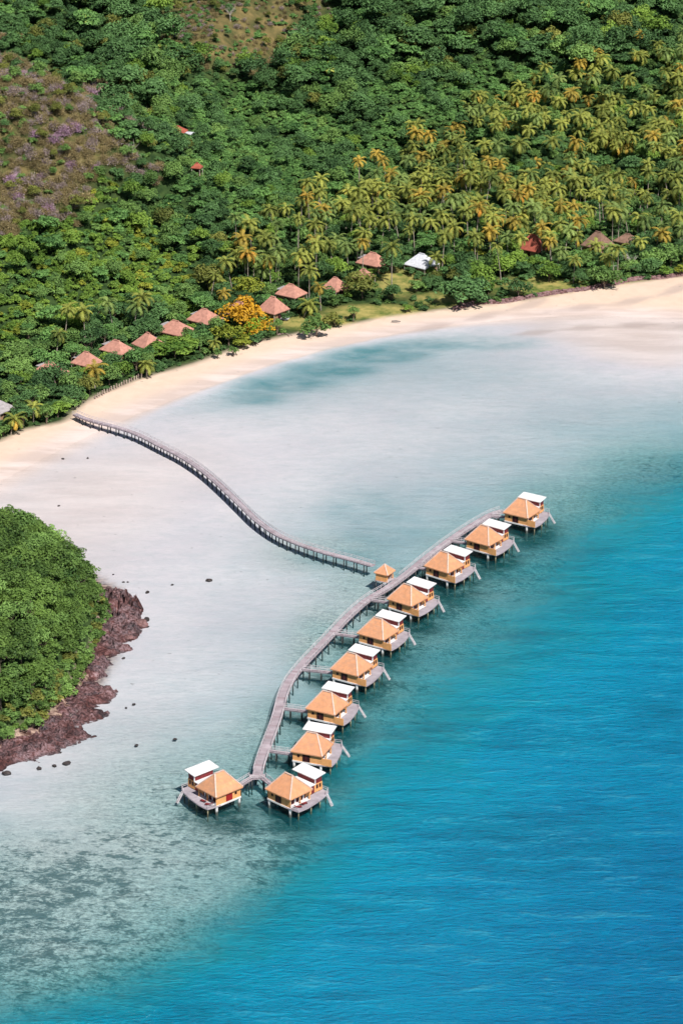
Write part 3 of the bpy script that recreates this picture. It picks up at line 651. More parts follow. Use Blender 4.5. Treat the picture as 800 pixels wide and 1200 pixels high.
#@@PART2
# ------------------------------------------------------------------ vegetation prototypes
def crown_mesh(name, nl, leaf, seed, n_lobes=22, squash=.75, layered=False, spread=1.0):
    g = np.random.default_rng(seed)
    cen = []
    for i in range(n_lobes):
        a = g.uniform(0, 2 * math.pi); ph = math.asin(g.uniform(-.25, 1)); rr = g.uniform(.35, .92) * spread
        cen.append((math.cos(a) * math.cos(ph) * rr, math.sin(a) * math.cos(ph) * rr, math.sin(ph) * rr * squash, g.uniform(.16, .40)))
    cen.append((0, 0, .1, .5)); cen = np.array(cen); per = nl // len(cen); V = []; T = []
    for cx, cy, cz, cr in cen:
        n = max(6, int(per * (cr / .33) ** 2)); d = g.normal(size=(n, 3)); d /= np.linalg.norm(d, axis=1)[:, None]
        d[:, 2] = np.where(d[:, 2] < -.35, -d[:, 2], d[:, 2])
        rad = cr * g.uniform(.78, 1.08, n)[:, None]
        p = np.array([cx, cy, cz]) + d * rad * np.array([1, 1, .38 if layered else .85])
        nrm = d * .8 + np.array([0, 0, .55]) + g.normal(size=(n, 3)) * .45; nrm /= np.linalg.norm(nrm, axis=1)[:, None]
        u = np.cross(nrm, g.normal(size=(n, 3))); u /= np.linalg.norm(u, axis=1)[:, None]; v = np.cross(nrm, u)
        s = leaf * g.uniform(.6, 1.35, n)[:, None]
        droop = nrm * s * .25
        V.append(np.stack([p - u * s, p - v * s * .55 + droop, p + u * s, p + v * s * .55 + droop], 1))
        T.append(np.clip(g.uniform(0, 1, n) * .45 + g.uniform(0, .55), 0, 1))
    V = np.concatenate(V); T = np.concatenate(T); n = len(V)
    return np_mesh(name, V.reshape(-1, 3), np.arange(n * 4).reshape(n, 4), F['mid'], T)
def palm_crown_mesh(seed, nf=24, L=4.6):
    g = np.random.default_rng(seed); V = []; Q = []; T = []; b = 0
    for i in range(nf):
        az = i * 2.39996 + g.uniform(-.2, .2); el = R(72) - (i / nf) * R(95) + g.uniform(-.12, .12); ln = L * g.uniform(.78, 1.15); tone = g.uniform(0, .55) + (.40 if i > nf * .78 else .0)
        pts = []; p = np.array([0, 0, 0.]); e = el; n = 9
        for j in range(n + 1):
            pts.append(p.copy()); st = ln / n; p = p + np.array([math.cos(az) * math.cos(e), math.sin(az) * math.cos(e), math.sin(e)]) * st; e -= R(9.5) * (1 + .10 * j)
        pts = np.array(pts); side = np.array([-math.sin(az), math.cos(az), 0])
        nlf = 20
        for j in range(nlf):
            t = .10 + .9 * j / (nlf - 1); k_ = min(t * n, n - .001); a = int(k_); q = pts[a] + (pts[a + 1] - pts[a]) * (k_ - a); dr = pts[a + 1] - pts[a]; dr /= np.linalg.norm(dr)
            ll = 1.05 * math.sin(math.pi * min(1, t * .82 + .15)) ** .7 * (L / 4.6) * .82 + .10
            for sg in (-1, 1):
                tip = q + side * sg * ll * .85 + dr * ll * .42 + np.array([0, 0, -ll * (.22 + .30 * g.random())])
                wv_ = dr * .115
                V += [q - wv_, q + wv_, tip + wv_ * .35, tip - wv_ * .35]; Q.append((b, b + 1, b + 2, b + 3)); T.append(min(1, tone + g.uniform(0, .25))); b += 4
        for j in range(n):
            V += [pts[j] - side * .06, pts[j] + side * .06, pts[j + 1] + side * .04, pts[j + 1] - side * .04]; Q.append((b, b + 1, b + 2, b + 3)); T.append(min(1, tone + .3)); b += 4
    return np_mesh('palm_crown', np.array(V), np.array(Q), F['palm'], np.array(T))
def dry_mesh(seed):
    g = np.random.default_rng(seed); mb = MB()
    for i in range(34):
        a = g.uniform(0, 6.28); e = g.uniform(.5, 1.45); ln = g.uniform(.6, 1.1)
        d = Vector((math.cos(a) * math.cos(e), math.sin(a) * math.cos(e), math.sin(e))); m_ = d * ln * .5; tp = d * ln + Vector(g.normal(size=3) * .12)
        mb.tube([(0, 0, -.3), m_, tp], [.03, .018, .006], 3, .9)
        for j in range(3): mb.tube([m_, m_ + d * .25 + Vector(g.normal(size=3) * .22)], [.014, .004], 3, .95)
    for i in range(420):
        d = g.normal(size=3); d /= np.linalg.norm(d); d[2] = abs(d[2]); p = d * g.uniform(.35, 1.0) * np.array([1, 1, .9]); u = g.normal(size=3); u /= np.linalg.norm(u); v = np.cross(u, g.normal(size=3)); v /= np.linalg.norm(v); s = g.uniform(.04, .10)
        mb.add([tuple(p - u * s), tuple(p - v * s * .6), tuple(p + u * s), tuple(p + v * s * .6)], [(0, 1, 2, 3)], float(g.random()))
    return mb.mesh('dry_crown', F['dry'])
def with_mat(me, key):
    c = me.copy(); c.materials.clear(); c.materials.append(F[key]); return c
ROUND = [crown_mesh('crown', 1500, .085, 10 + i, 26, .8) for i in range(4)]
BUSH = [crown_mesh('crown', 620, .125, 30 + i, 12, .75) for i in range(3)]
LAYER = [crown_mesh('crown', 1300, .10, 40 + i, 24, .55, True, 1.15) for i in range(2)]
PALMS = [palm_crown_mesh(60 + i, nf) for i, nf in enumerate((17, 20, 18, 15))]
DRY = [dry_mesh(80 + i) for i in range(3)]
CACHE = {}
def variant(lst, i, key):
    kk = (id(lst), i % len(lst), key)
    if kk not in CACHE: CACHE[kk] = with_mat(lst[i % len(lst)], key)
    return CACHE[kk]
TRUNKS = {}
def trunk_mesh(h, lean, key):
    kk = (round(h), round(lean, 1), key)
    if kk not in TRUNKS:
        h = kk[0]; mb = MB()
        if key == 'trunk': mb.tube([(0,0,-.8), (lean*.25,0,h*.3), (lean*.6,0,h*.65), (lean,0,h+.1)], [.27,.19,.15,.12], 7)
        else:
            mb.tube([(0,0,-.8),(.1*lean,0,h*.45),(.3*lean,.1,h)], [.05*h+.12,.04*h+.08,.05], 7)
            for q in range(5):
                a = q * 1.3; mb.tube([(0.05*lean,0,h*.35+q*.08*h),(math.cos(a)*h*.25,math.sin(a)*h*.25,h*.75),(math.cos(a)*h*.42,math.sin(a)*h*.42,h*.98)], [.025*h+.03,.018*h+.02,.02], 5)
        TRUNKS[kk] = mb.mesh('trunk', M[key])
    return TRUNKS[kk]
def plant(name, x, y, z, h, rad, lst, i, key, label, cat, group=None, bark='bark', squash=1.0, lean=0.0, rz=None):
    """h = height of the crown's centre (palm: of the frond boss) above the ground"""
    root = empty(name, (x, y, z), random.uniform(0, 6.28) if rz is None else rz, label, cat, group)
    if bark:
        t = bpy.data.objects.new('trunk', trunk_mesh(max(1, h), lean, bark)); COL.objects.link(t); t.parent = root
    c = bpy.data.objects.new('crown', variant(lst, i, key)); COL.objects.link(c); c.parent = root
    hh = round(max(1, h)) if lst is PALMS else h
    c.location = (round(lean, 1) if lst is PALMS else 0, 0, hh); c.scale = (rad, rad, rad * squash)
    return root
def palm(x, y, z, h, label, group=None, key='palm', s=1.0, lean=None):
    return plant('coconut_palm', x, y, z, h, s, PALMS, random.randrange(4), key, label, 'palm', group, 'trunk', 1.0, random.choice([0., .8, 1.6, 2.4]) if lean is None else lean)
# ------------------------------------------------------------------ resort huts on shore
HUTS = [  # roof centre u, v, half width, half depth, roof height, rotation, roof material, label, annex
 (60,431,5.0,3.6,3.2,-38,'redthatch',"reddish thatched hut nearest the foot of the jetty, low among dark bushes",1),
 (102,421,4.2,3.6,3.6,-35,'redthatch',"small reddish thatched hut behind the yellow drooping palm",1),
 (137,406,5.0,3.6,3.2,-38,'redthatch',"reddish thatched hut third from the jetty with a long slope toward the sea",1),
 (174,399,3.8,4.4,3.8,-50,'redthatch',"narrow steep reddish hut behind the pale green layered tree",1),
 (206,383,5.4,4.4,3.4,-35,'redthatch',"broad reddish thatched hut above the pale green layered tree",1),
 (240,370,4.8,4.4,3.6,-38,'redthatch',"reddish thatched hut just shoreward of the orange flowering tree",1),
 (281,361,4.8,4.0,3.6,-35,'redthatch',"reddish hut whose roof top peeks out over the orange flowering tree",1),
 (320,359,4.2,4.2,4.6,-40,'redthatch',"steep reddish hut with open porch and terrace beside the grass strip",0),
 (341,340,4.6,3.8,3.4,-35,'redthatch',"reddish thatched hut set back behind the terrace hut",1),
 (393,333,3.6,4.0,3.8,-40,'redthatch',"reddish hut half hidden behind the olive green shore tree",0),
 (437,303,5.2,4.0,3.6,-35,'redthatch',"reddish thatched hut behind the lawn with a grey side roof",1),
 (426,320,3.4,3.0,2.8,-35,'redthatch',"little reddish roof showing above the olive green shore tree",0),
 (494,305,5.0,4.6,3.8,-40,'greyw',"hut with a pale grey sheet roof beside the lawn",0),
 (624,287,5.0,4.2,5.0,-35,'redroof',"rust red steep thatched hut in front of the palm grove",0),
 (700,283,4.8,4.4,5.0,-40,'darkthatch',"tall brown thatched hut with an open front behind a single palm",0),
 (735,279,4.6,3.4,2.6,-35,'darkthatch',"low brown roof at the wood's edge beside the tall brown hut",0),
 (208,150,3.6,2.6,2.0,-20,'redroof',"rust red roofed house alone high in the jungle valley",2),
 (231,192,1.9,1.7,1.6,-20,'redroof',"small rust red roof below the jungle house",0),
 (-4,474,5,4,3.0,-35,'greyroof',"grey roofed hut cut off at the picture edge near the beach",0)]
M['greyw'] = M['whiteroof']; M['stake'] = simple('bleached_stake', (.42, .33, .29), .9, .2, 1)
hutpos = []
for u, v, hx, hy, rh, rot, mt, lab, annex in HUTS:
    x, y, z = hit(u, v, 4.0); z = float(height(np.array([x]), np.array([y]))[0]); hutpos.append((x, y))
    r = empty('beach_hut', (x, y, z), R(rot), lab, 'hut', 'thatched huts along the shore' if v > 250 else None)
    mb = MB(); hip_roof(mb, hx, hy, 2.7, 2.7 + rh, hx * .5, .25); rf = mb.build('roof', M[mt], r)
    cap = MB(); cap.bar((-hx*.25,0,2.75+rh),(hx*.25,0,2.75+rh),.5,.2); cap.build('ridge_cap', M[mt], rf)
    wl = MB().box(-hx+.7, hx-.9, -hy+.9, hy-.7, -1.0, 2.6).build('wall', M['hutwall'], r)
    MB().box(-.8,.8,-hy+.82,-hy+.897,0,2.1).build('door', M['dark'], wl)
    MB().box(hx-.897,hx-.82,-1.2,1.2,.2,2.1).build('window', M['dark'], wl)
    for px, py in ((hx-.3,-hy+.3),(-hx+.3,-hy+.3),(hx-.3,hy-.3)): MB().tube([(px,py,-1),(px,py,2.6)],.12,6).build('post', M['palebark'], r)
    if annex == 1:
        MB().box(-hx-2.2,-hx+1.6,.2,hy+1.2,2.9,3.05).build('side_roof', M['greyroof'], r)
        MB().box(-hx-1.9,-hx+.65,.5,hy+.9,-1,2.88).build('side_wall', M['hutwall'], r)
    if annex == 2:
        MB().box(hx-.5,hx+3.2,-hy,hy-1,2.2,2.35).build('side_roof', M['whiteroof'], r); MB().box(hx+.1,hx+2.9,-hy+.3,hy-1.3,-2,2.18).build('side_wall', M['redroof'], r)
        MB().box(-hx-2.5,-hx+.2,-hy,hy-1.5,1.6,1.75).build('low_roof', M['redthatch'], r)
hutpos = np.array(hutpos)
for i_, (x, y) in enumerate(hutpos[:16]):
    nm_ = HUTS[i_][7]
    for j_ in range(3):
        if i_ in (7, 12) and j_ == 1: continue
        xx, yy = x + (-4.2, -.6, 3.6)[j_] + random.uniform(-.8, .8), y - (4.2, 6.6, 4.0)[j_] - random.uniform(0, 1); z = float(height(np.array([xx]), np.array([yy]))[0]); kn = ('dark', 'mid', 'bright')[(i_ + j_) % 3]
        lb = ('dark', 'mid green', 'light green')[(i_ + j_) % 3] + " shrub growing against the front of the " + ' '.join(nm_.split()[:5])
        plant('shrub', xx, yy, z, random.uniform(1.0, 1.7), random.uniform(2.0, 2.9), BUSH, j_, kn, lb, 'shrub', 'shrubs around the huts', 'bark', .8)
# terrace with white loungers by the porch hut
tx, ty = P(330, 373, 1.6); r = empty('paved_terrace', (tx, ty, 1.5), R(-20), "small pale paved terrace in front of the porch hut", 'terrace')
MB().box(-2.6, 2.6, -1.7, 1.7, -.5, .18).build('slab', M['whiteroof'], r); MB().box(-2.6, 2.6, 1.5, 1.7, .18, .7).build('back_wall', M['hutwall'], r)
for i, (dx, lb) in enumerate(((-1.2, "white sun lounger on the terrace nearer the orange tree"), (.8, "white sun lounger on the terrace nearer the round bush"))):
    a = R(-20); q = empty('sun_lounger', (tx + dx * math.cos(a), ty + dx * math.sin(a), 1.68), a, lb, 'sun lounger', 'white loungers on the terrace')
    MB().box(-.4,.4,-1,.5,.25,.4).build('seat', M['white'], q); MB().add([(-.4,.5,.25),(.4,.5,.25),(.4,1.1,.7),(-.4,1.1,.7),(-.4,.5,.4),(.4,.5,.4),(.4,1.0,.82),(-.4,1.0,.82)],[(3,2,1,0),(4,5,6,7),(0,1,5,4),(1,2,6,5),(2,3,7,6),(3,0,4,7)]).build('backrest', M['white'], q)
    for lx in (-.35,.35):
        for ly in (-.9,.4): MB().box(lx-.04,lx+.04,ly-.04,ly+.04,0,.25).build('leg', M['white'], q)
tx, ty = P(731, 315, 1.8); r = empty('low_wall', (tx, ty, 1.5), R(4), "low pinkish terrace wall among bushes below the tall brown hut", 'wall')
MB().box(-4.5, 4.5, -.3, .3, -.5, 1.5).build('wall_face', M['redthatch'], r); MB().box(-4.6, 4.6, -.4, .4, 1.503, 1.65).build('coping', M['whiteroof'], r)
# row of pale stakes at the back of the beach
sp_ = spline([P(112, 466, 1.5), P(130, 457, 1.5), P(150, 448, 1.5), P(166, 441, 1.5)], 1.25)
r = empty('stake_fence', (*sp_[0], 0), 0, "row of pale leaning stakes along the back of the beach above the jetty", 'fence')
for i, q in enumerate(sp_):
    d = q - sp_[0]; z = float(height(np.array([q[0]]), np.array([q[1] + 1]))[0]); MB().tube([(d[0], d[1], z - .5), (d[0] + random.uniform(-.2,.2), d[1] + .1, z + random.uniform(1.1, 1.7))], .22, 6).build('stake', M['stake'] if i % 3 else M['driftwood'], r)
# dark stone bank along the right half of the beach
bank = [P(u, v, 1.2) for u, v in [(532,362),(560,356),(590,354),(625,348),(655,344),(690,340),(720,335),(745,330),(775,328),(810,323),(860,320)]]
bp_ = spline(bank, .9); bz = height(bp_[:, 0], bp_[:, 1])
mb = MB()
for i in range(len(bp_) - 1):
    for row in range(3):
        q = bp_[i] + np.array([random.uniform(-.3,.3), row * .7 + random.uniform(-.2,.2)]); s = random.uniform(.55, .95); z = -.15 + row * .40 + random.uniform(-.1,.15); gh = float(bz[i]); a = random.uniform(0, 3)
        pts = []
        for zz0, sc_ in ((-.5, 1.0), (.15, 1.0), (.45, .6)):
            for k_ in range(5): pts.append((q[0] + math.cos(a + k_ * 1.257) * s * sc_ * random.uniform(.8, 1.15), q[1] + math.sin(a + k_ * 1.257) * s * .8 * sc_, gh + z + zz0 * s))
        mb.add(pts, [(k_, (k_ + 1) % 5, 5 + (k_ + 1) % 5, 5 + k_) for k_ in range(5)] + [(5 + k_, 5 + (k_ + 1) % 5, 10 + (k_ + 1) % 5, 10 + k_) for k_ in range(5)] + [(10, 11, 12, 13, 14)], random.random())
tag(mb.build('stone_bank', M['stone']), "long low bank of dark reddish stones backing the beach", 'stone bank')
# rocks
RK = [(165,732,2.3,1.2,"flat reddish boulder at the very tip of the rocky headland"),(172,725,1.4,.6,"small dark rock just off the headland tip, upper one"),(171,733,1.2,.5,"small dark rock just off the headland tip, lower one"),
 (150,716,2.6,1.5,"tallest grey mauve boulder on the headland point"),(138,704,2.2,1.2,"boulder above the tall one where the rocks meet sand"),(128,697,2.0,1.1,"dark boulder at the back edge of the headland rocks"),(158,718,1.7,1.1,"pale streaked boulder right of the tallest one"),
 (142,722,2.0,1.3,"dark boulder in the middle of the headland point"),(132,712,2.2,1.4,"mauve boulder against the trees on the point"),(150,747,1.6,.7,"low dark rock below the headland tip"),(173,693,.9,.45,"lone round rock in the shallows above the headland tip"),
 (145,681,.6,.25,"tiny rock in the shallows behind the headland"),(133,672,.5,.2,"tiniest rock behind the headland"),(245,679,1.3,.5,"largest dark rock out on the open sand flat"),(174,692,.5,.2,"pebble sized rock beside the lone round rock"),
 (202,684,.6,.25,"small rock between headland and the large flat rock"),(150,681,.5,.25,"small rock nearest the back of the headland point"),(157,824,.7,.3,"small rock off the lower side of the headland"),(148,828,.5,.25,"smaller rock off the lower side, nearer shore"),
 (145,770,.7,.3,"rock in the shallows below the tip boulders"),(205,865,.8,.3,"dark rock in the blue grey shallows below the headland"),(160,872,.8,.3,"dark rock midway between headland and reef"),(74,537,.7,.3,"dark rock near the beach left of the jetty"),(103,536,.6,.3,"dark rock near the beach under the jetty's bend"),(69,592,.6,.25,"single dark rock on the flat below the beach"),
 (30,601,.6,.2,"small rock near the top of the headland trees"),(8,905,1.4,.6,"dark red rock at the lower end of the shelf"),(46,899,1.0,.4,"dark rock at the shelf's lower fringe"),(78,893,1.5,.35,"long flat rock just off the shelf's lower fringe"),(64,896,.9,.3,"small flat rock inside the long flat rock")]
for i, (u, v, s, hh, lab) in enumerate(RK):
    x, y = P(u, v, .2); o = bpy.data.objects.new('rock', ROCKS[i % 4] if s > 1.5 and i != 13 else DARKROCKS[i % 4]); s *= 1 if s > 1.5 else .72; COL.objects.link(o)
    z = float(height(np.array([x]), np.array([y]))[0]); top = 1.2 if s > 1.55 else 0
    o.location = (x, y, max(z, -.22) + hh * .35 + top * .3); o.scale = (s, s * .8, hh * 1.5); o.rotation_euler = (0, 0, i * 1.7); tag(o, lab, 'rock', 'rocks around the headland and flat')
# driftwood on sand
x, y = P(334, 392, 1.2); r = MB()
for i in range(9):
    a = random.uniform(0, 3.1); ln = random.uniform(1, 2.6); cx_, cy_ = random.uniform(-2, 2), random.uniform(-.8, .8); r.tube([(cx_ - math.cos(a) * ln / 2, cy_ - math.sin(a) * ln / 2, .1), (cx_, cy_, .35), (cx_ + math.cos(a) * ln / 2, cy_ + math.sin(a) * ln / 2, .25)], [.14, .12, .04], 5)
tag(r.build('driftwood', M['driftwood'], loc=(x, y, 1.1)), "tangle of grey driftwood on the sand below the porch hut", 'driftwood')
x, y = P(464, 377, 1.0); tag(MB().tube([(-1.6, .2, 0), (0, 0, .12), (1.5, -.3, .05)], [.2, .24, .12], 7).build('driftwood_log', M['pile'], loc=(x, y, 1.15)), "short dark log lying alone on the open sand", 'log')
# ------------------------------------------------------------------ named trees and palms near the shore
def tree_at(u, v, wpx, name, lst, key, label, cat='tree', squash=.85, hgt=None, bark='bark', group=None):
    x, y, z = hit(u, v, 3.0); rad = wpx / 2 / FPX * math.hypot(y, CAM_H) * 1.05
    h = hgt if hgt is not None else rad * squash * .85
    x, y, z = hit(u, v, h)
    return plant(name, x, y, z, h, rad, lst, random.randrange(4), key, label, cat, group, bark, squash), (x, y, rad)
NAMED = []
for a in [(540,340,56,'mangrove_tree',ROUND,'dark',"large round dark green tree overhanging the sand at the stone bank's start"),
 (607,338,33,'mangrove_tree',ROUND,'dark',"dark round tree on the stone bank, next along from the largest one"),
 (708,326,40,'shore_tree',ROUND,'mid',"round tree on the stone bank below the tall brown hut"),
 (563,322,40,'shore_tree',ROUND,'bright',"pale green tree just behind the two dark round beach trees"),
 (590,312,34,'shore_tree',ROUND,'bright',"pale green tree behind the gap between two dark beach trees"),
 (643,319,34,'shore_tree',ROUND,'bright',"bright green tree on grass below the rust red hut"),
 (572,338,22,'shrub',BUSH,'bright',"pale green bush on the stones beside the largest dark beach tree"),
 (670,306,30,'shore_tree',ROUND,'mid',"mid green tree with a thin trunk, right of the bright one on grass"),
 (692,305,26,'shore_tree',ROUND,'mid',"small mid green tree in front of the tall brown hut's corner"),
 (290,338,40,'shore_tree',ROUND,'yellow',"yellow green round tree behind the orange flowering tree"),
 (282,370,56,'flowering_tree',ROUND,'flower',"flat crowned tree covered in orange blossom by the beach"),
 (303,386,38,'flowering_tree',ROUND,'flower',"orange and green flowering tree nearer the grass strip"),
 (268,392,38,'shore_tree',ROUND,'yellow',"yellow green tree beneath the orange blossom"),
 (285,400,30,'shore_tree',LAYER,'yellow',"low yellow spreading tree right on the sand"),
 (300,396,26,'shrub',BUSH,'dark',"dark bush under the orange flowering tree's seaward side"),
 (424,335,44,'shore_tree',ROUND,'olive',"olive green tree with visible trunk on grass by the beach"),
 (371,383,36,'shrub',BUSH,'mid',"wide round bush alone at the edge of the sand"),
 (392,375,26,'shrub',BUSH,'olive',"dry olive bush behind the lone round bush"),
 (459,343,26,'shore_tree',ROUND,'dark',"small dark tree on the lawn edge by the beach"),
 (460,308,32,'shore_tree',ROUND,'dark',"dark round tree between tall palm and the pale grey roofed hut"),
 (205,407,50,'layered_tree',LAYER,'bright',"pale green layered tree below the broad reddish hut"),
 (186,412,34,'layered_tree',LAYER,'bright',"smaller pale green layered tree next to the stake fence end"),
 (234,402,30,'shrub',BUSH,'mid',"green bush at the sand below the dark round one"),
 (238,388,26,'shore_tree',ROUND,'dark',"dark round tree shoreward of the orange flowering tree"),
 (220,392,24,'shore_tree',ROUND,'mid',"mid green tree between layered tree and dark round tree"),
 (68,480,32,'shrub',BUSH,'bright',"bright green bush beside the foot of the jetty"),
 (80,472,24,'shrub',BUSH,'mid',"green bush touching the jetty's landward end"),
 (25,446,30,'shore_tree',ROUND,'bright',"pale yellow green tree below the hut nearest the jetty"),
 (45,462,34,'shore_tree',ROUND,'mid',"mid green tree behind the drooping palm near the jetty"),
 (14,468,32,'shore_tree',ROUND,'mid',"mid green tree at the picture edge behind the beach palms"),
 (4,505,24,'shrub',BUSH,'mid',"green bush at the edge of the sand near the picture corner"),
 (62,440,40,'shore_tree',ROUND,'dark',"dark spreading tree in front of the hut nearest the jetty"),
 (84,450,34,'shore_tree',ROUND,'mid',"mid green tree uphill of the jetty foot"),
 (105,452,30,'shore_tree',ROUND,'olive',"olive tree under the yellow drooping palm"),
 (128,440,32,'shore_tree',ROUND,'mid',"mid green tree behind the first stakes of the fence"),
 (144,432,26,'shore_tree',ROUND,'bright',"bright green tree behind the stake fence's middle"),
 (132,422,26,'shore_tree',ROUND,'dark',"dark tree below the third hut from the jetty"),
 (477,361,15,'shrub',BUSH,'bright',"small leafy bush on the sand edge of the lawn"),
 (512,325,24,'shore_tree',ROUND,'olive',"olive bushy tree on the lawn beside the pale roofed hut"),
 (488,335,24,'shrub',BUSH,'mid',"green shrub on the lawn in front of the pale roofed hut"),
 (520,300,30,'shore_tree',ROUND,'dark',"dark tree right behind the pale roofed hut"),
 (545,308,34,'shore_tree',ROUND,'dark',"dark tree above the largest round beach tree"),
 (558,296,22,'shore_tree',LAYER,'yellow',"yellow green bush at the foot of the palm grove"),
 (740,312,26,'shrub',BUSH,'mid',"round bush over the stone bank by the terrace wall"),
 (763,305,34,'shore_tree',ROUND,'mid',"green tree right of the terrace wall"),
 (786,300,36,'shore_tree',ROUND,'mid',"green tree near the picture edge above the stone bank"),
 (778,318,22,'shrub',BUSH,'bright',"bright bush on the stone bank close to the picture edge"),
 (796,317,20,'shrub',BUSH,'yellow',"yellow green bush at the picture edge over the stone bank"),
 (755,285,36,'shore_tree',ROUND,'dark',"dark tree behind the low brown roof"),
 (395,352,22,'shrub',BUSH,'mid',"green shrub beside the half hidden hut"),
 (190,365,34,'shore_tree',ROUND,'dark',"dark tree behind the broad reddish hut"),
 (222,345,34,'shore_tree',ROUND,'mid',"leafy tree above the gap between two reddish huts"),
 (243,325,40,'shore_tree',ROUND,'olive',"grey green tall tree behind the yellow green round tree"),
 (170,378,26,'shore_tree',ROUND,'dark',"dark tree behind the narrow steep hut")]:
    squash = .8 if a[4] is ROUND else (.6 if a[4] is LAYER else .75)
    o, q = tree_at(a[0], a[1], a[2], a[3], a[4], a[5], a[6], 'shrub' if a[3] == 'shrub' else 'tree', squash, bark='bark'); NAMED.append(q)
for u, v, lab in [(240,412,"first tiny sapling on the sand below the orange tree"),(255,414,"tall thin sapling on the sand, beside two others"),(273,411,"round headed sapling standing furthest out toward the orange tree")]:
    o, q = tree_at(u, v, 13, 'sapling', BUSH, 'mid', lab, 'sapling', 1.1, 2.0, group='saplings on the sand')
# bare pale-trunked trees
def bare_tree(u, v, h, label):
    x, y, z = hit(u, v, 1.0); r = empty('bare_tree', (x, y, z), random.uniform(0, 6), label, 'tree'); g = random.Random(u)
    MB().tube([(0,0,-.6),(.2,0,h*.35),(0,.1,h*.6)],[.24,.18,.12],7).build('trunk', M['palebark'], r)
    mb = MB()
    for i in range(16):
        a = g.uniform(0, 6.3); s_ = h * g.uniform(.3, .6); t1 = (math.cos(a)*h*.18, math.sin(a)*h*.18, s_ + h*.18); t2 = (math.cos(a+.3)*h*g.uniform(.3,.42), math.sin(a+.3)*h*.36, s_ + h*g.uniform(.32,.42))
        mb.tube([(0,0,s_), t1, t2], [.1,.06,.02], 5); mb.tube([t1, (t1[0]*1.3+g.uniform(-.8,.8), t1[1]*1.3+g.uniform(-.8,.8), t1[2]+h*.2)], [.05,.015], 4)
    mb.build('branches', M['palebark'], r)
bare_tree(738, 316, 8, "bare white trunked tree standing over the terrace wall")
bare_tree(205, 50, 9, "bare grey tree at the edge of the dry grassy hilltop")
bare_tree(155, 185, 8, "bare pale tree below the brown scrub spur")
bare_tree(352, 45, 7, "bare pale tree on the right flank of the dry grassy hilltop")
bare_tree(270, 22, 7, "bare pale tree near the crest of the dry grassy hilltop")
NP = [(39,478,5,'palm',"drooping yellow palm low over the sand near the jetty foot",1.0),(12,492,5,'palm',"low palm leaning over the sand at the picture edge",1.0),(111,436,6,'palmorange',"golden yellow palm in front of the small second hut",1.15),
 (65,393,9,'palm',"single palm above the hut nearest the jetty",.9),(75,362,11,'palm',"palm at the left end of the row behind the first huts",1.0),(99,366,11,'palm',"second palm of the row behind the first huts",1.0),(134,354,13,'palmgreen',"third palm of the row, tallest of its pair of neighbours",1.05),
 (165,348,14,'palm',"large palm at the upper end of the row behind the first huts",1.15),(155,360,12,'palmgreen',"palm tucked below the large one at the row's upper end",1.05),(172,426,5,'palm',"short palm at the back of the beach above the stake fence end",.9),(250,400,4,'palm',"small palm below the dark round tree by the saplings",.8),
 (262,344,8,'palmorange',"small golden palm left of the yellow green round tree",.8),(272,306,11,'palm',"palm above the yellow green round tree",1.1),(287,296,12,'palm',"palm just behind the one above the yellow green tree",1.0),(322,292,13,'palmgreen',"tall green palm behind the set back hut",1.15),
 (355,358,5,'palm',"young palm beside the terrace hut and round bush",1.05),(362,316,11,'palm',"palm above the set back hut toward the grove",1.1),(376,336,9,'palmorange',"small golden palm by the half hidden hut",.8),(459,290,15,'palm',"tall palm with visible trunk on the lawn",1.1),
 (425,283,15,'palmorange',"tall slim orange fronded palm beside the grey side roof",.8),(408,288,9,'palmgreen',"green palm next to the grey side roof",1.0),(513,302,8,'palm',"palm at the corner of the pale grey roofed hut",.95),(698,287,8,'palm',"single palm in front of the tall brown hut",1.0),
 (652,292,8,'palmgreen',"short green palm between the rust red and the brown hut",1.0),(675,258,10,'palmorange',"golden palm above the gap left of the tall brown hut",1.1),(635,268,12,'palmorange',"orange tinged palm right above the rust red hut",1.0),(647,277,11,'palm',"palm beside the rust red hut's ridge",.95),
 (725,245,13,'palmgreen',"very large green palm above the tall brown hut",1.45),(518,278,13,'palm',"palm rising behind the pale grey roofed hut",1.1),(532,268,13,'palm',"palm to the sea side of the grove's front row",1.1),(557,278,12,'palm',"front row palm above the yellow green bush",1.05),
 (575,272,12,'palmorange',"orange tinged front row palm above the pale green trees",1.05),(596,278,10,'palmgreen',"short green palm left of the rust red hut",1.0),(594,258,13,'palmorange',"golden crowned palm over the rust red hut's left side",1.0),(486,256,15,'palm',"slender palm behind the lawn",1.0),
 (441,180,15,'palmorange',"orange crowned palm with white trunk, middle of the tall three on the grove's edge",.9),(421,190,14,'palmorange',"orange crowned palm with white trunk, shortest of the tall three",.9),(455,188,14,'palmorange',"orange crowned palm with white trunk, nearest the grove",.9),
 (697,62,9,'palmorange',"lone palm in green jungle high above the grove",1.1)]
for u, v, h, key, lab, s in NP:
    x, y, z = hit(u, v, h); o = palm(x, y, z, h, lab, None, key, s); NAMED.append((x, y, 2.5))
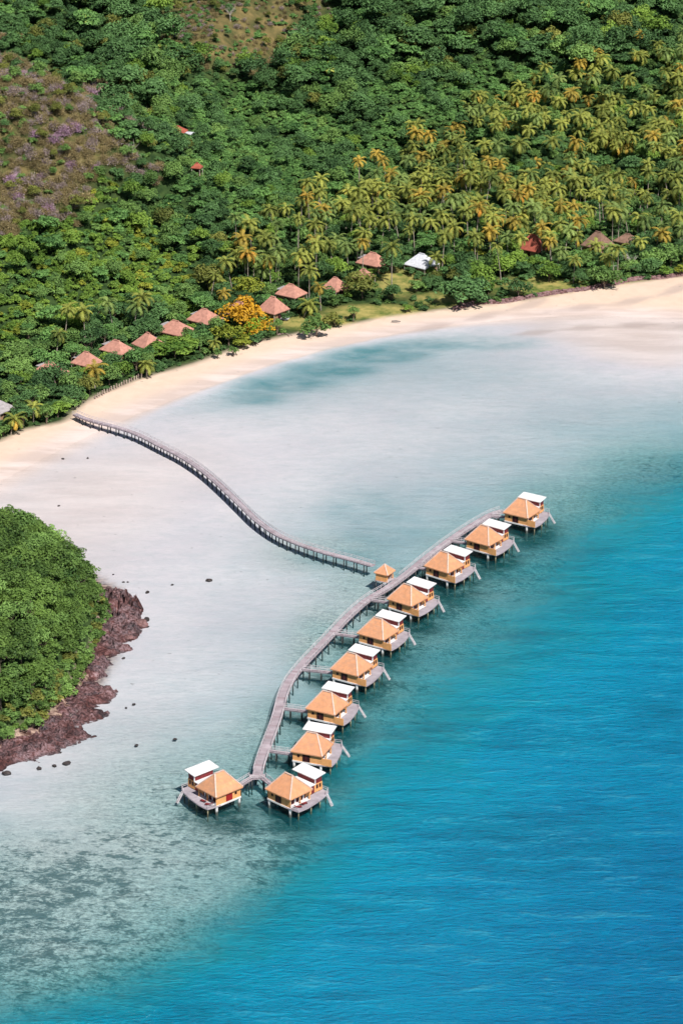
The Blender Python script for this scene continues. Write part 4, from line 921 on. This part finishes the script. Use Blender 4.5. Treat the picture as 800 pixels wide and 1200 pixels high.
# ------------------------------------------------------------------ the forest
Z_SCRUB = [(-200,50),(40,50),(120,92),(165,140),(195,185),(130,196),(90,212),(60,262),(-200,270)]
Z_HILL = [(180,-60),(190,30),(235,62),(300,82),(345,58),(372,15),(385,-60)]
Z_PALM = [(245,318),(320,262),(400,205),(440,192),(520,125),(600,100),(690,88),(735,55),(1100,50),(1100,215),(780,205),(700,175),(680,205),(740,225),(790,240),(1100,255),(1100,275),(700,268),(600,292),(500,292),(430,300),(360,330),(300,330)]
Z_CR1 = [(-200,262),(60,222),(135,212),(205,280),(240,330),(225,352),(120,345),(60,380),(-200,415)]
Z_CR2 = [(200,92),(300,88),(400,128),(480,215),(420,205),(340,255),(260,262),(215,180)]
Z_CR3 = [(480,70),(640,60),(690,85),(600,98),(520,122),(440,190),(420,180),(440,120)]
PAL_ = []; specs = []
def scatter(step, jit=.5):
    ax = np.arange(-215, 225, step); ay = np.arange(860, 1460, step); gx, gy = np.meshgrid(ax, ay); gx = gx.ravel() + rng.uniform(-jit, jit, gx.size) * step; gy = gy.ravel() + rng.uniform(-jit, jit, gy.size) * step
    gz = height(gx, gy); u, v = proj(gx, gy, gz + 7)
    ok = in_poly(gx, gy, VEGP) & (line_dist(gx, gy, VEG) > 2.0) & (u > -70) & (u < 870) & (v > -70)
    # drop points well out of sight behind the two crests
    gx, gy, gz, u, v = gx[ok], gy[ok], gz[ok], u[ok], v[ok]
    vis = np.ones(len(gx), bool)
    for f in (.985, .97, .95, .93, .90, .87):
        zz_ = CAM_H + (gz + 12 - CAM_H) * f; vis &= height(gx * f, gy * f) < zz_ + 4
    return gx[vis], gy[vis], gz[vis], u[vis], v[vis]
def clear(gx, gy, tall):
    ok = np.ones(len(gx), bool)
    for hk_, (hx_, hy_) in enumerate(hutpos):
        dx = gx - hx_; dy = gy - hy_
        if hk_ in (16, 17): ok &= ~((np.abs(dx) < 3) & (dy > -3) & (dy < 3)) & ~((np.abs(dx) < 2.5) & (dy < 0) & (dy > -9) & tall); continue
        ok &= ~((np.abs(dx) < 5.2) & (dy > -4.4) & (dy < 5.5))
        if tall: ok &= ~((np.abs(dx) < 6.5) & (dy < 0) & (dy > -12))
    for nx_, ny_, r_ in NAMED: ok &= ((gx - nx_) ** 2 + (gy - ny_) ** 2) > (r_ * (.75 if not tall else 1.0)) ** 2
    return ok
lawnz = [(430,366,62,9),(466,335,24,20),(352,382,40,9),(510,352,24,9),(630,337,45,9)]
def off_lawn(u, v):
    ok = np.ones(len(u), bool)
    for a, b_, c_, d_ in lawnz: ok &= ((u - a) / c_) ** 2 + ((v - b_) / d_) ** 2 > 1
    return ok
stuff = {'round': [], 'creep': [], 'scrub': [], 'palm': [], 'under': []}; indiv_t = []; indiv_p = []
gx, gy, gz, u, v = scatter(5.2)
ug, vg = proj(gx, gy, gz)
un = u + 55 * np.array([noise.fractal(Vector((x * .04, y * .04, 21.)), 1, 2, 3) for x, y in zip(gx, gy)]); vn = v + 34 * np.array([noise.fractal(Vector((x * .04, y * .04, 31.)), 1, 2, 3) for x, y in zip(gx, gy)])
zs_, zh, zp, c1, c2, c3 = (in_poly(un, vn, q) for q in (Z_SCRUB, Z_HILL, Z_PALM, Z_CR1, Z_CR2, Z_CR3))
ok = clear(gx, gy, True) & off_lawn(ug, vg); vdist = line_dist(gx, gy, VEG)
nn_ = np.array([noise.noise(Vector((x * .035, y * .03, 5.))) for x, y in zip(gx, gy)]); n4 = np.array([noise.noise(Vector((x * .08, y * .08, 9.))) for x, y in zip(gx, gy)])
for i in range(len(gx)):
    if not ok[i]: continue
    q = (float(gx[i]), float(gy[i]), float(gz[i]), float(u[i]), float(v[i])); rr = random.random()
    if zs_[i] and rr > .76: stuff['round'].append((*q[:3], random.uniform(1.8, 3.4), random.choice([0, 5, 5, 1])))
    elif zs_[i]: stuff['scrub'].append((*q[:3], random.uniform(2.2, 4.0), 1 if (n4[i] > .40 and rr < .4) or (abs(u[i] - 78) < 26 and abs(v[i] - 142) < 18) else 0))
    elif zh[i]:
        if rr > .80: stuff['round'].append((*q[:3], random.uniform(1.3, 2.6), random.choice([0, 5, 5])))
        elif rr < .16: stuff['scrub'].append((*q[:3], random.uniform(1.2, 2.2), 0))
        elif rr < .24: stuff['creep'].append((*q[:3], random.uniform(1.2, 2.2), 0))
    elif zp[i]:
        if rr < .56 and n4[i] < .34: indiv_p.append(q)
        elif rr < .64: continue
        else: stuff['round'].append((*q[:3], random.uniform(1.8, 4.2), random.choice([0, 1, 1, 2, 3])))
    elif c1[i] or c2[i] or c3[i]:
        if rr < (.10 if c1[i] else .2) + .8 * max(0, nn_[i]): stuff['round'].append((*q[:3], random.uniform(2.0, 4.6), random.choice([2, 2, 3, 1]) if c1[i] else (0 if rr < .2 else random.choice([1, 3, 2]))))
    else:
        if u[i] > 640 and v[i] > 200 and rr < .25: indiv_p.append(q)
        else: indiv_t.append((*q, nn_[i]))
# ---- individual palms: those that show largest
indiv_p.sort(key=lambda q: q[1]); NPI = 300 - len(NP)
def near_hut(u, v):
    best = None
    for (hu, hv, *_r), nm in zip(HUTS, ['first hut from the jetty','second hut from the jetty','third hut from the jetty','narrow steep hut','broad reddish hut','hut beside the orange tree','hut behind the orange tree','porch hut','set back hut','half hidden hut','grey annexed hut','little hidden roof','pale grey roofed hut','rust red hut','tall brown hut','low brown roof','jungle house','small jungle roof','edge hut']):
        d = math.hypot(u - hu, (v - hv) * .8)
        if best is None or d < best[0]: best = (d, nm, hu, hv)
    return best
def rel(u, v):
    d, nm, hu, hv = near_hut(u, v)
    far = 'close behind' if d < 55 else ('further uphill of' if d < 110 else 'high in the wood above')
    return far + ' the ' + nm
for q in indiv_p[:NPI]:
    x, y, z, uu, vv = q; rr = random.random(); key = 'palmorange' if rr < .11 else ('palmgreen' if rr < .36 else 'palm'); h = random.triangular(4.5, 15, 10)
    tone = {'palmorange': 'orange tinged', 'palmgreen': 'deep green', 'palm': 'olive yellow'}[key]
    lb = f"{tone} coconut palm, one of several {rel(uu, vv)}"
    palm(x, y, z, h, lb, lb.replace(', one of several', 's'), key, random.uniform(.75, 1.2))
for q in indiv_p[NPI:]: stuff['palm'].append((*q[:3], random.uniform(.85, 1.15), random.choice([0, 1, 1, 1, 2, 2, 3, 3])))
# ---- individual broadleaf trees nearest the viewer, rest is forest
indiv_t.sort(key=lambda q: q[1]); NTI = 150
for j, q in enumerate(indiv_t):
    x, y, z, uu, vv, n_ = q
    big = uu > 90 and vv < 130 and random.random() < .35
    rad = random.uniform(4.2, 7.5) if big else random.triangular(1.8, 5.2, 2.8)
    key = 0 if (n_ < .12) else 1
    if vv < 60: key = 0 if random.random() < .85 else 1
    if j < NTI:
        kn = ['dark', 'mid', 'creeper', 'bright'][0 if key == 0 and random.random() < .6 else random.choice([1, 1, 2])]
        tone = {'dark': 'dark green', 'mid': 'mid green', 'creeper': 'creeper covered', 'bright': 'bright green'}[kn]
        lb = f"{tone} broadleaf tree, one of several {rel(uu, vv)}"
        plant('broadleaf_tree', x, y, z, random.uniform(2.6, 6.0), rad, ROUND if random.random() < .7 else LAYER, random.randrange(4), kn, lb, 'tree', lb.replace(', one of several', 's'), 'bark', .85)
    else: stuff['round'].append((x, y, z, rad, key if random.random() < .66 else random.choice([2, 3, 3, 4, 4, 5])))
# ---- low creeper thicket and undergrowth
gx, gy, gz, u, v = scatter(2.9); ug, vg = proj(gx, gy, gz)
un = u + 55 * np.array([noise.fractal(Vector((x * .04, y * .04, 21.)), 1, 2, 3) for x, y in zip(gx, gy)]); vn = v + 34 * np.array([noise.fractal(Vector((x * .04, y * .04, 31.)), 1, 2, 3) for x, y in zip(gx, gy)])
zs_, zh, zp, c1, c2, c3 = (in_poly(un, vn, q) for q in (Z_SCRUB, Z_HILL, Z_PALM, Z_CR1, Z_CR2, Z_CR3)); ok = clear(gx, gy, False) & off_lawn(ug, vg)
for i in range(len(gx)):
    if not ok[i]: continue
    if zh[i]:
        e_ = noise.noise(Vector((gx[i] * .07, gy[i] * .05, 2.)))
        if e_ > -.12 or random.random() < .35: stuff['scrub' if random.random() < .55 else 'creep'].append((float(gx[i]), float(gy[i]), float(gz[i]), random.uniform(.9, 1.9), 0))
        continue
    q = (float(gx[i]), float(gy[i]), float(gz[i]))
    if zs_[i]:
        if random.random() < .10 + .5 * max(0, noise.noise(Vector((gx[i] * .06, gy[i] * .05, 7.)))): stuff['creep'].append((*q, random.uniform(1.2, 2.6), 1))
        else: stuff['scrub'].append((*q, random.uniform(1.8, 3.3), 0 if random.random() < .96 else 1))
    elif c1[i] or c2[i] or c3[i]: stuff['creep'].append((*q, random.uniform(1.2, 3.1), ((3 if random.random() < .16 + .5 * max(0, noise.noise(Vector((gx[i] * .05, gy[i] * .05, 3.)))) else 2) if c1[i] and random.random() < .8 else 0) if random.random() < .85 else 1))
    else: stuff['under'].append((*q, random.uniform(1.1, 2.2), 0 if random.random() < .8 else 1))
def gn_scatter(name, label_kind, pts, protos, lift, squash=1.0):
    """one object; its geometry nodes place foliage meshes (held by hidden-free mesh objects already in view) on its points"""
    n = len(pts); me = bpy.data.meshes.new(name); A = np.array([q[:3] for q in pts]); A[:, 2] += np.array([lift(q) for q in pts])
    me.vertices.add(n); me.vertices.foreach_set('co', A.astype('f').ravel())
    for nm, val in (('sz', [q[3] for q in pts]), ('rz', rng.uniform(0, 6.28, n)), ('tx', rng.uniform(-.22, .22, n))):
        a = me.attributes.new(nm, 'FLOAT', 'POINT'); a.data.foreach_set('value', np.array(val, 'f'))
    a = me.attributes.new('pick', 'INT', 'POINT'); sub = [len(p) for p in protos]; off = np.concatenate([[0], np.cumsum(sub)]); a.data.foreach_set('value', np.array([off[q[4]] + random.randrange(sub[q[4]]) for q in pts], 'i'))
    o = bpy.data.objects.new(name, me); COL.objects.link(o); tag(o, kind='stuff')
    ng = bpy.data.node_groups.new(name, 'GeometryNodeTree'); ng.interface.new_socket('Geometry', in_out='INPUT', socket_type='NodeSocketGeometry'); ng.interface.new_socket('Geometry', in_out='OUTPUT', socket_type='NodeSocketGeometry')
    N = ng.nodes; Lk = ng.links; gi = N.new('NodeGroupInput'); go = N.new('NodeGroupOutput')
    join = N.new('GeometryNodeJoinGeometry'); inst = N.new('GeometryNodeInstanceOnPoints'); inst.inputs['Pick Instance'].default_value = True
    flat = [p for pp in protos for p in pp]
    for p in reversed(flat):          # join keeps the order of its links, last linked first
        oi = N.new('GeometryNodeObjectInfo'); oi.inputs['Object'].default_value = p; oi.inputs['As Instance'].default_value = True; Lk.new(oi.outputs['Geometry'], join.inputs[0])
    def at(nm, typ='FLOAT'):
        q = N.new('GeometryNodeInputNamedAttribute'); q.data_type = typ; q.inputs[0].default_value = nm; return q.outputs[0]
    cx = N.new('ShaderNodeCombineXYZ'); Lk.new(at('tx'), cx.inputs[0]); Lk.new(at('rz'), cx.inputs[2])
    sx = N.new('ShaderNodeCombineXYZ'); s_ = at('sz'); ms = N.new('ShaderNodeMath'); ms.operation = 'MULTIPLY'; ms.inputs[1].default_value = squash; Lk.new(s_, ms.inputs[0]); Lk.new(s_, sx.inputs[0]); Lk.new(s_, sx.inputs[1]); Lk.new(ms.outputs[0], sx.inputs[2])
    Lk.new(gi.outputs[0], inst.inputs['Points']); Lk.new(join.outputs[0], inst.inputs['Instance']); Lk.new(at('pick', 'INT'), inst.inputs['Instance Index']); Lk.new(cx.outputs[0], inst.inputs['Rotation']); Lk.new(sx.outputs[0], inst.inputs['Scale']); Lk.new(inst.outputs[0], go.inputs[0])
    md = o.modifiers.new('scatter', 'NODES'); md.node_group = ng
    return o
def protos(lst, keys):
    return [[bpy.data.objects.new('leaf_clump', variant(lst, i, k_)) for i in range(len(lst))] for k_ in keys]
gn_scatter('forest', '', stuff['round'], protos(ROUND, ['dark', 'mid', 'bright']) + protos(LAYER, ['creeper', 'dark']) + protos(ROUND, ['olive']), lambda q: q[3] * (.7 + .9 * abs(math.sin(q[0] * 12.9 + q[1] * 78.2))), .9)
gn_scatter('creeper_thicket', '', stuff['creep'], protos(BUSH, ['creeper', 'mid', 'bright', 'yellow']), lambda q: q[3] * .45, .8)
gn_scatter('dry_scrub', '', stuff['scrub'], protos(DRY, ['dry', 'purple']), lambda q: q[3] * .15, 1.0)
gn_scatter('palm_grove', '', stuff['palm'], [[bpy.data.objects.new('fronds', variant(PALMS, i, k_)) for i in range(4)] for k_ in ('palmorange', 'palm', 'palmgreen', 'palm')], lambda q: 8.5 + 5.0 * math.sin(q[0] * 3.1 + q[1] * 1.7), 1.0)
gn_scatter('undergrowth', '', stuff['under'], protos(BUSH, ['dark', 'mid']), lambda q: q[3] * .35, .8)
print('COUNTS', {k: len(v) for k, v in stuff.items()}, 'ip', len(indiv_p), 'it', len(indiv_t))
# headland wood: every tree its own
ax = np.arange(-125, -50, 3.9); ay = np.arange(620, 860, 3.9); gx, gy = np.meshgrid(ax, ay); gx = gx.ravel() + rng.uniform(-1.4, 1.4, gx.size); gy = gy.ravel() + rng.uniform(-1.4, 1.4, gy.size)
gz = height(gx, gy); u, v = proj(gx, gy, gz + 4); ok = in_poly(gx, gy, HEAD) & (line_dist(gx, gy, HEAD + [HEAD[0]]) > 1.6) & (u > -60); n_h = 0
hl = line_dist(gx, gy, HEAD + [HEAD[0]])
for x, y, z, uu, vv, e_ in zip(gx[ok], gy[ok], gz[ok], u[ok], v[ok], hl[ok]):
    kn = 'mid' if random.random() < .25 else 'shore'; sz_ = 'rim' if e_ < 7 else 'slope'
    where = ('above the dark rock shelf' if vv > 760 else ('behind the reddish point boulders' if vv > 690 else 'on the far crest beside the pale flat'))
    lb = f"{'deep' if kn == 'mid' else 'bright'} green headland {sz_} tree, one of several {where}"
    plant('headland_tree', float(x), float(y), float(z), random.triangular(1.0, 6.0, 2.6), random.uniform(2.2, 5.0), ROUND, random.randrange(4), kn, lb, 'tree', lb.replace(', one of several', 's'), 'bark', .85); n_h += 1
fr_ = np.concatenate([spline([HEAD[i] for i in range(2, 10)], q_) for q_ in (2.6, 2.4, 2.9)])
for i, q in enumerate(fr_):
    d_ = (q - P(40, 745, 2)); d_ /= np.linalg.norm(d_); q = q + d_ * (random.uniform(-.8, 1.5) if i < len(fr_) / 3 else random.uniform(-5.0, -1.0)); z = float(height(np.array([q[0]]), np.array([q[1]]))[0]); kn = random.choice(['shore', 'mid', 'olive'])
    lb = {'shore': 'bright green', 'mid': 'deep green', 'olive': 'olive toned'}[kn] + " low shrub, one of several fringing the headland wood above the rocks"
    plant('fringe_shrub', float(q[0]), float(q[1]), z, random.uniform(.5, 1.4), random.uniform(1.2, 3.0), BUSH, i, kn, lb, 'shrub', lb.replace(', one of several', 's'), None, .8)
x, y = P(8, 838, 2.5); plant('shrub', x, y - 1, 1.6, 1.2, 3.0, BUSH, 1, 'bright', "vivid light green bush at the foot of the headland wood above the pinkish ledge", 'shrub', None, 'bark', .85)
print('headland', n_h)
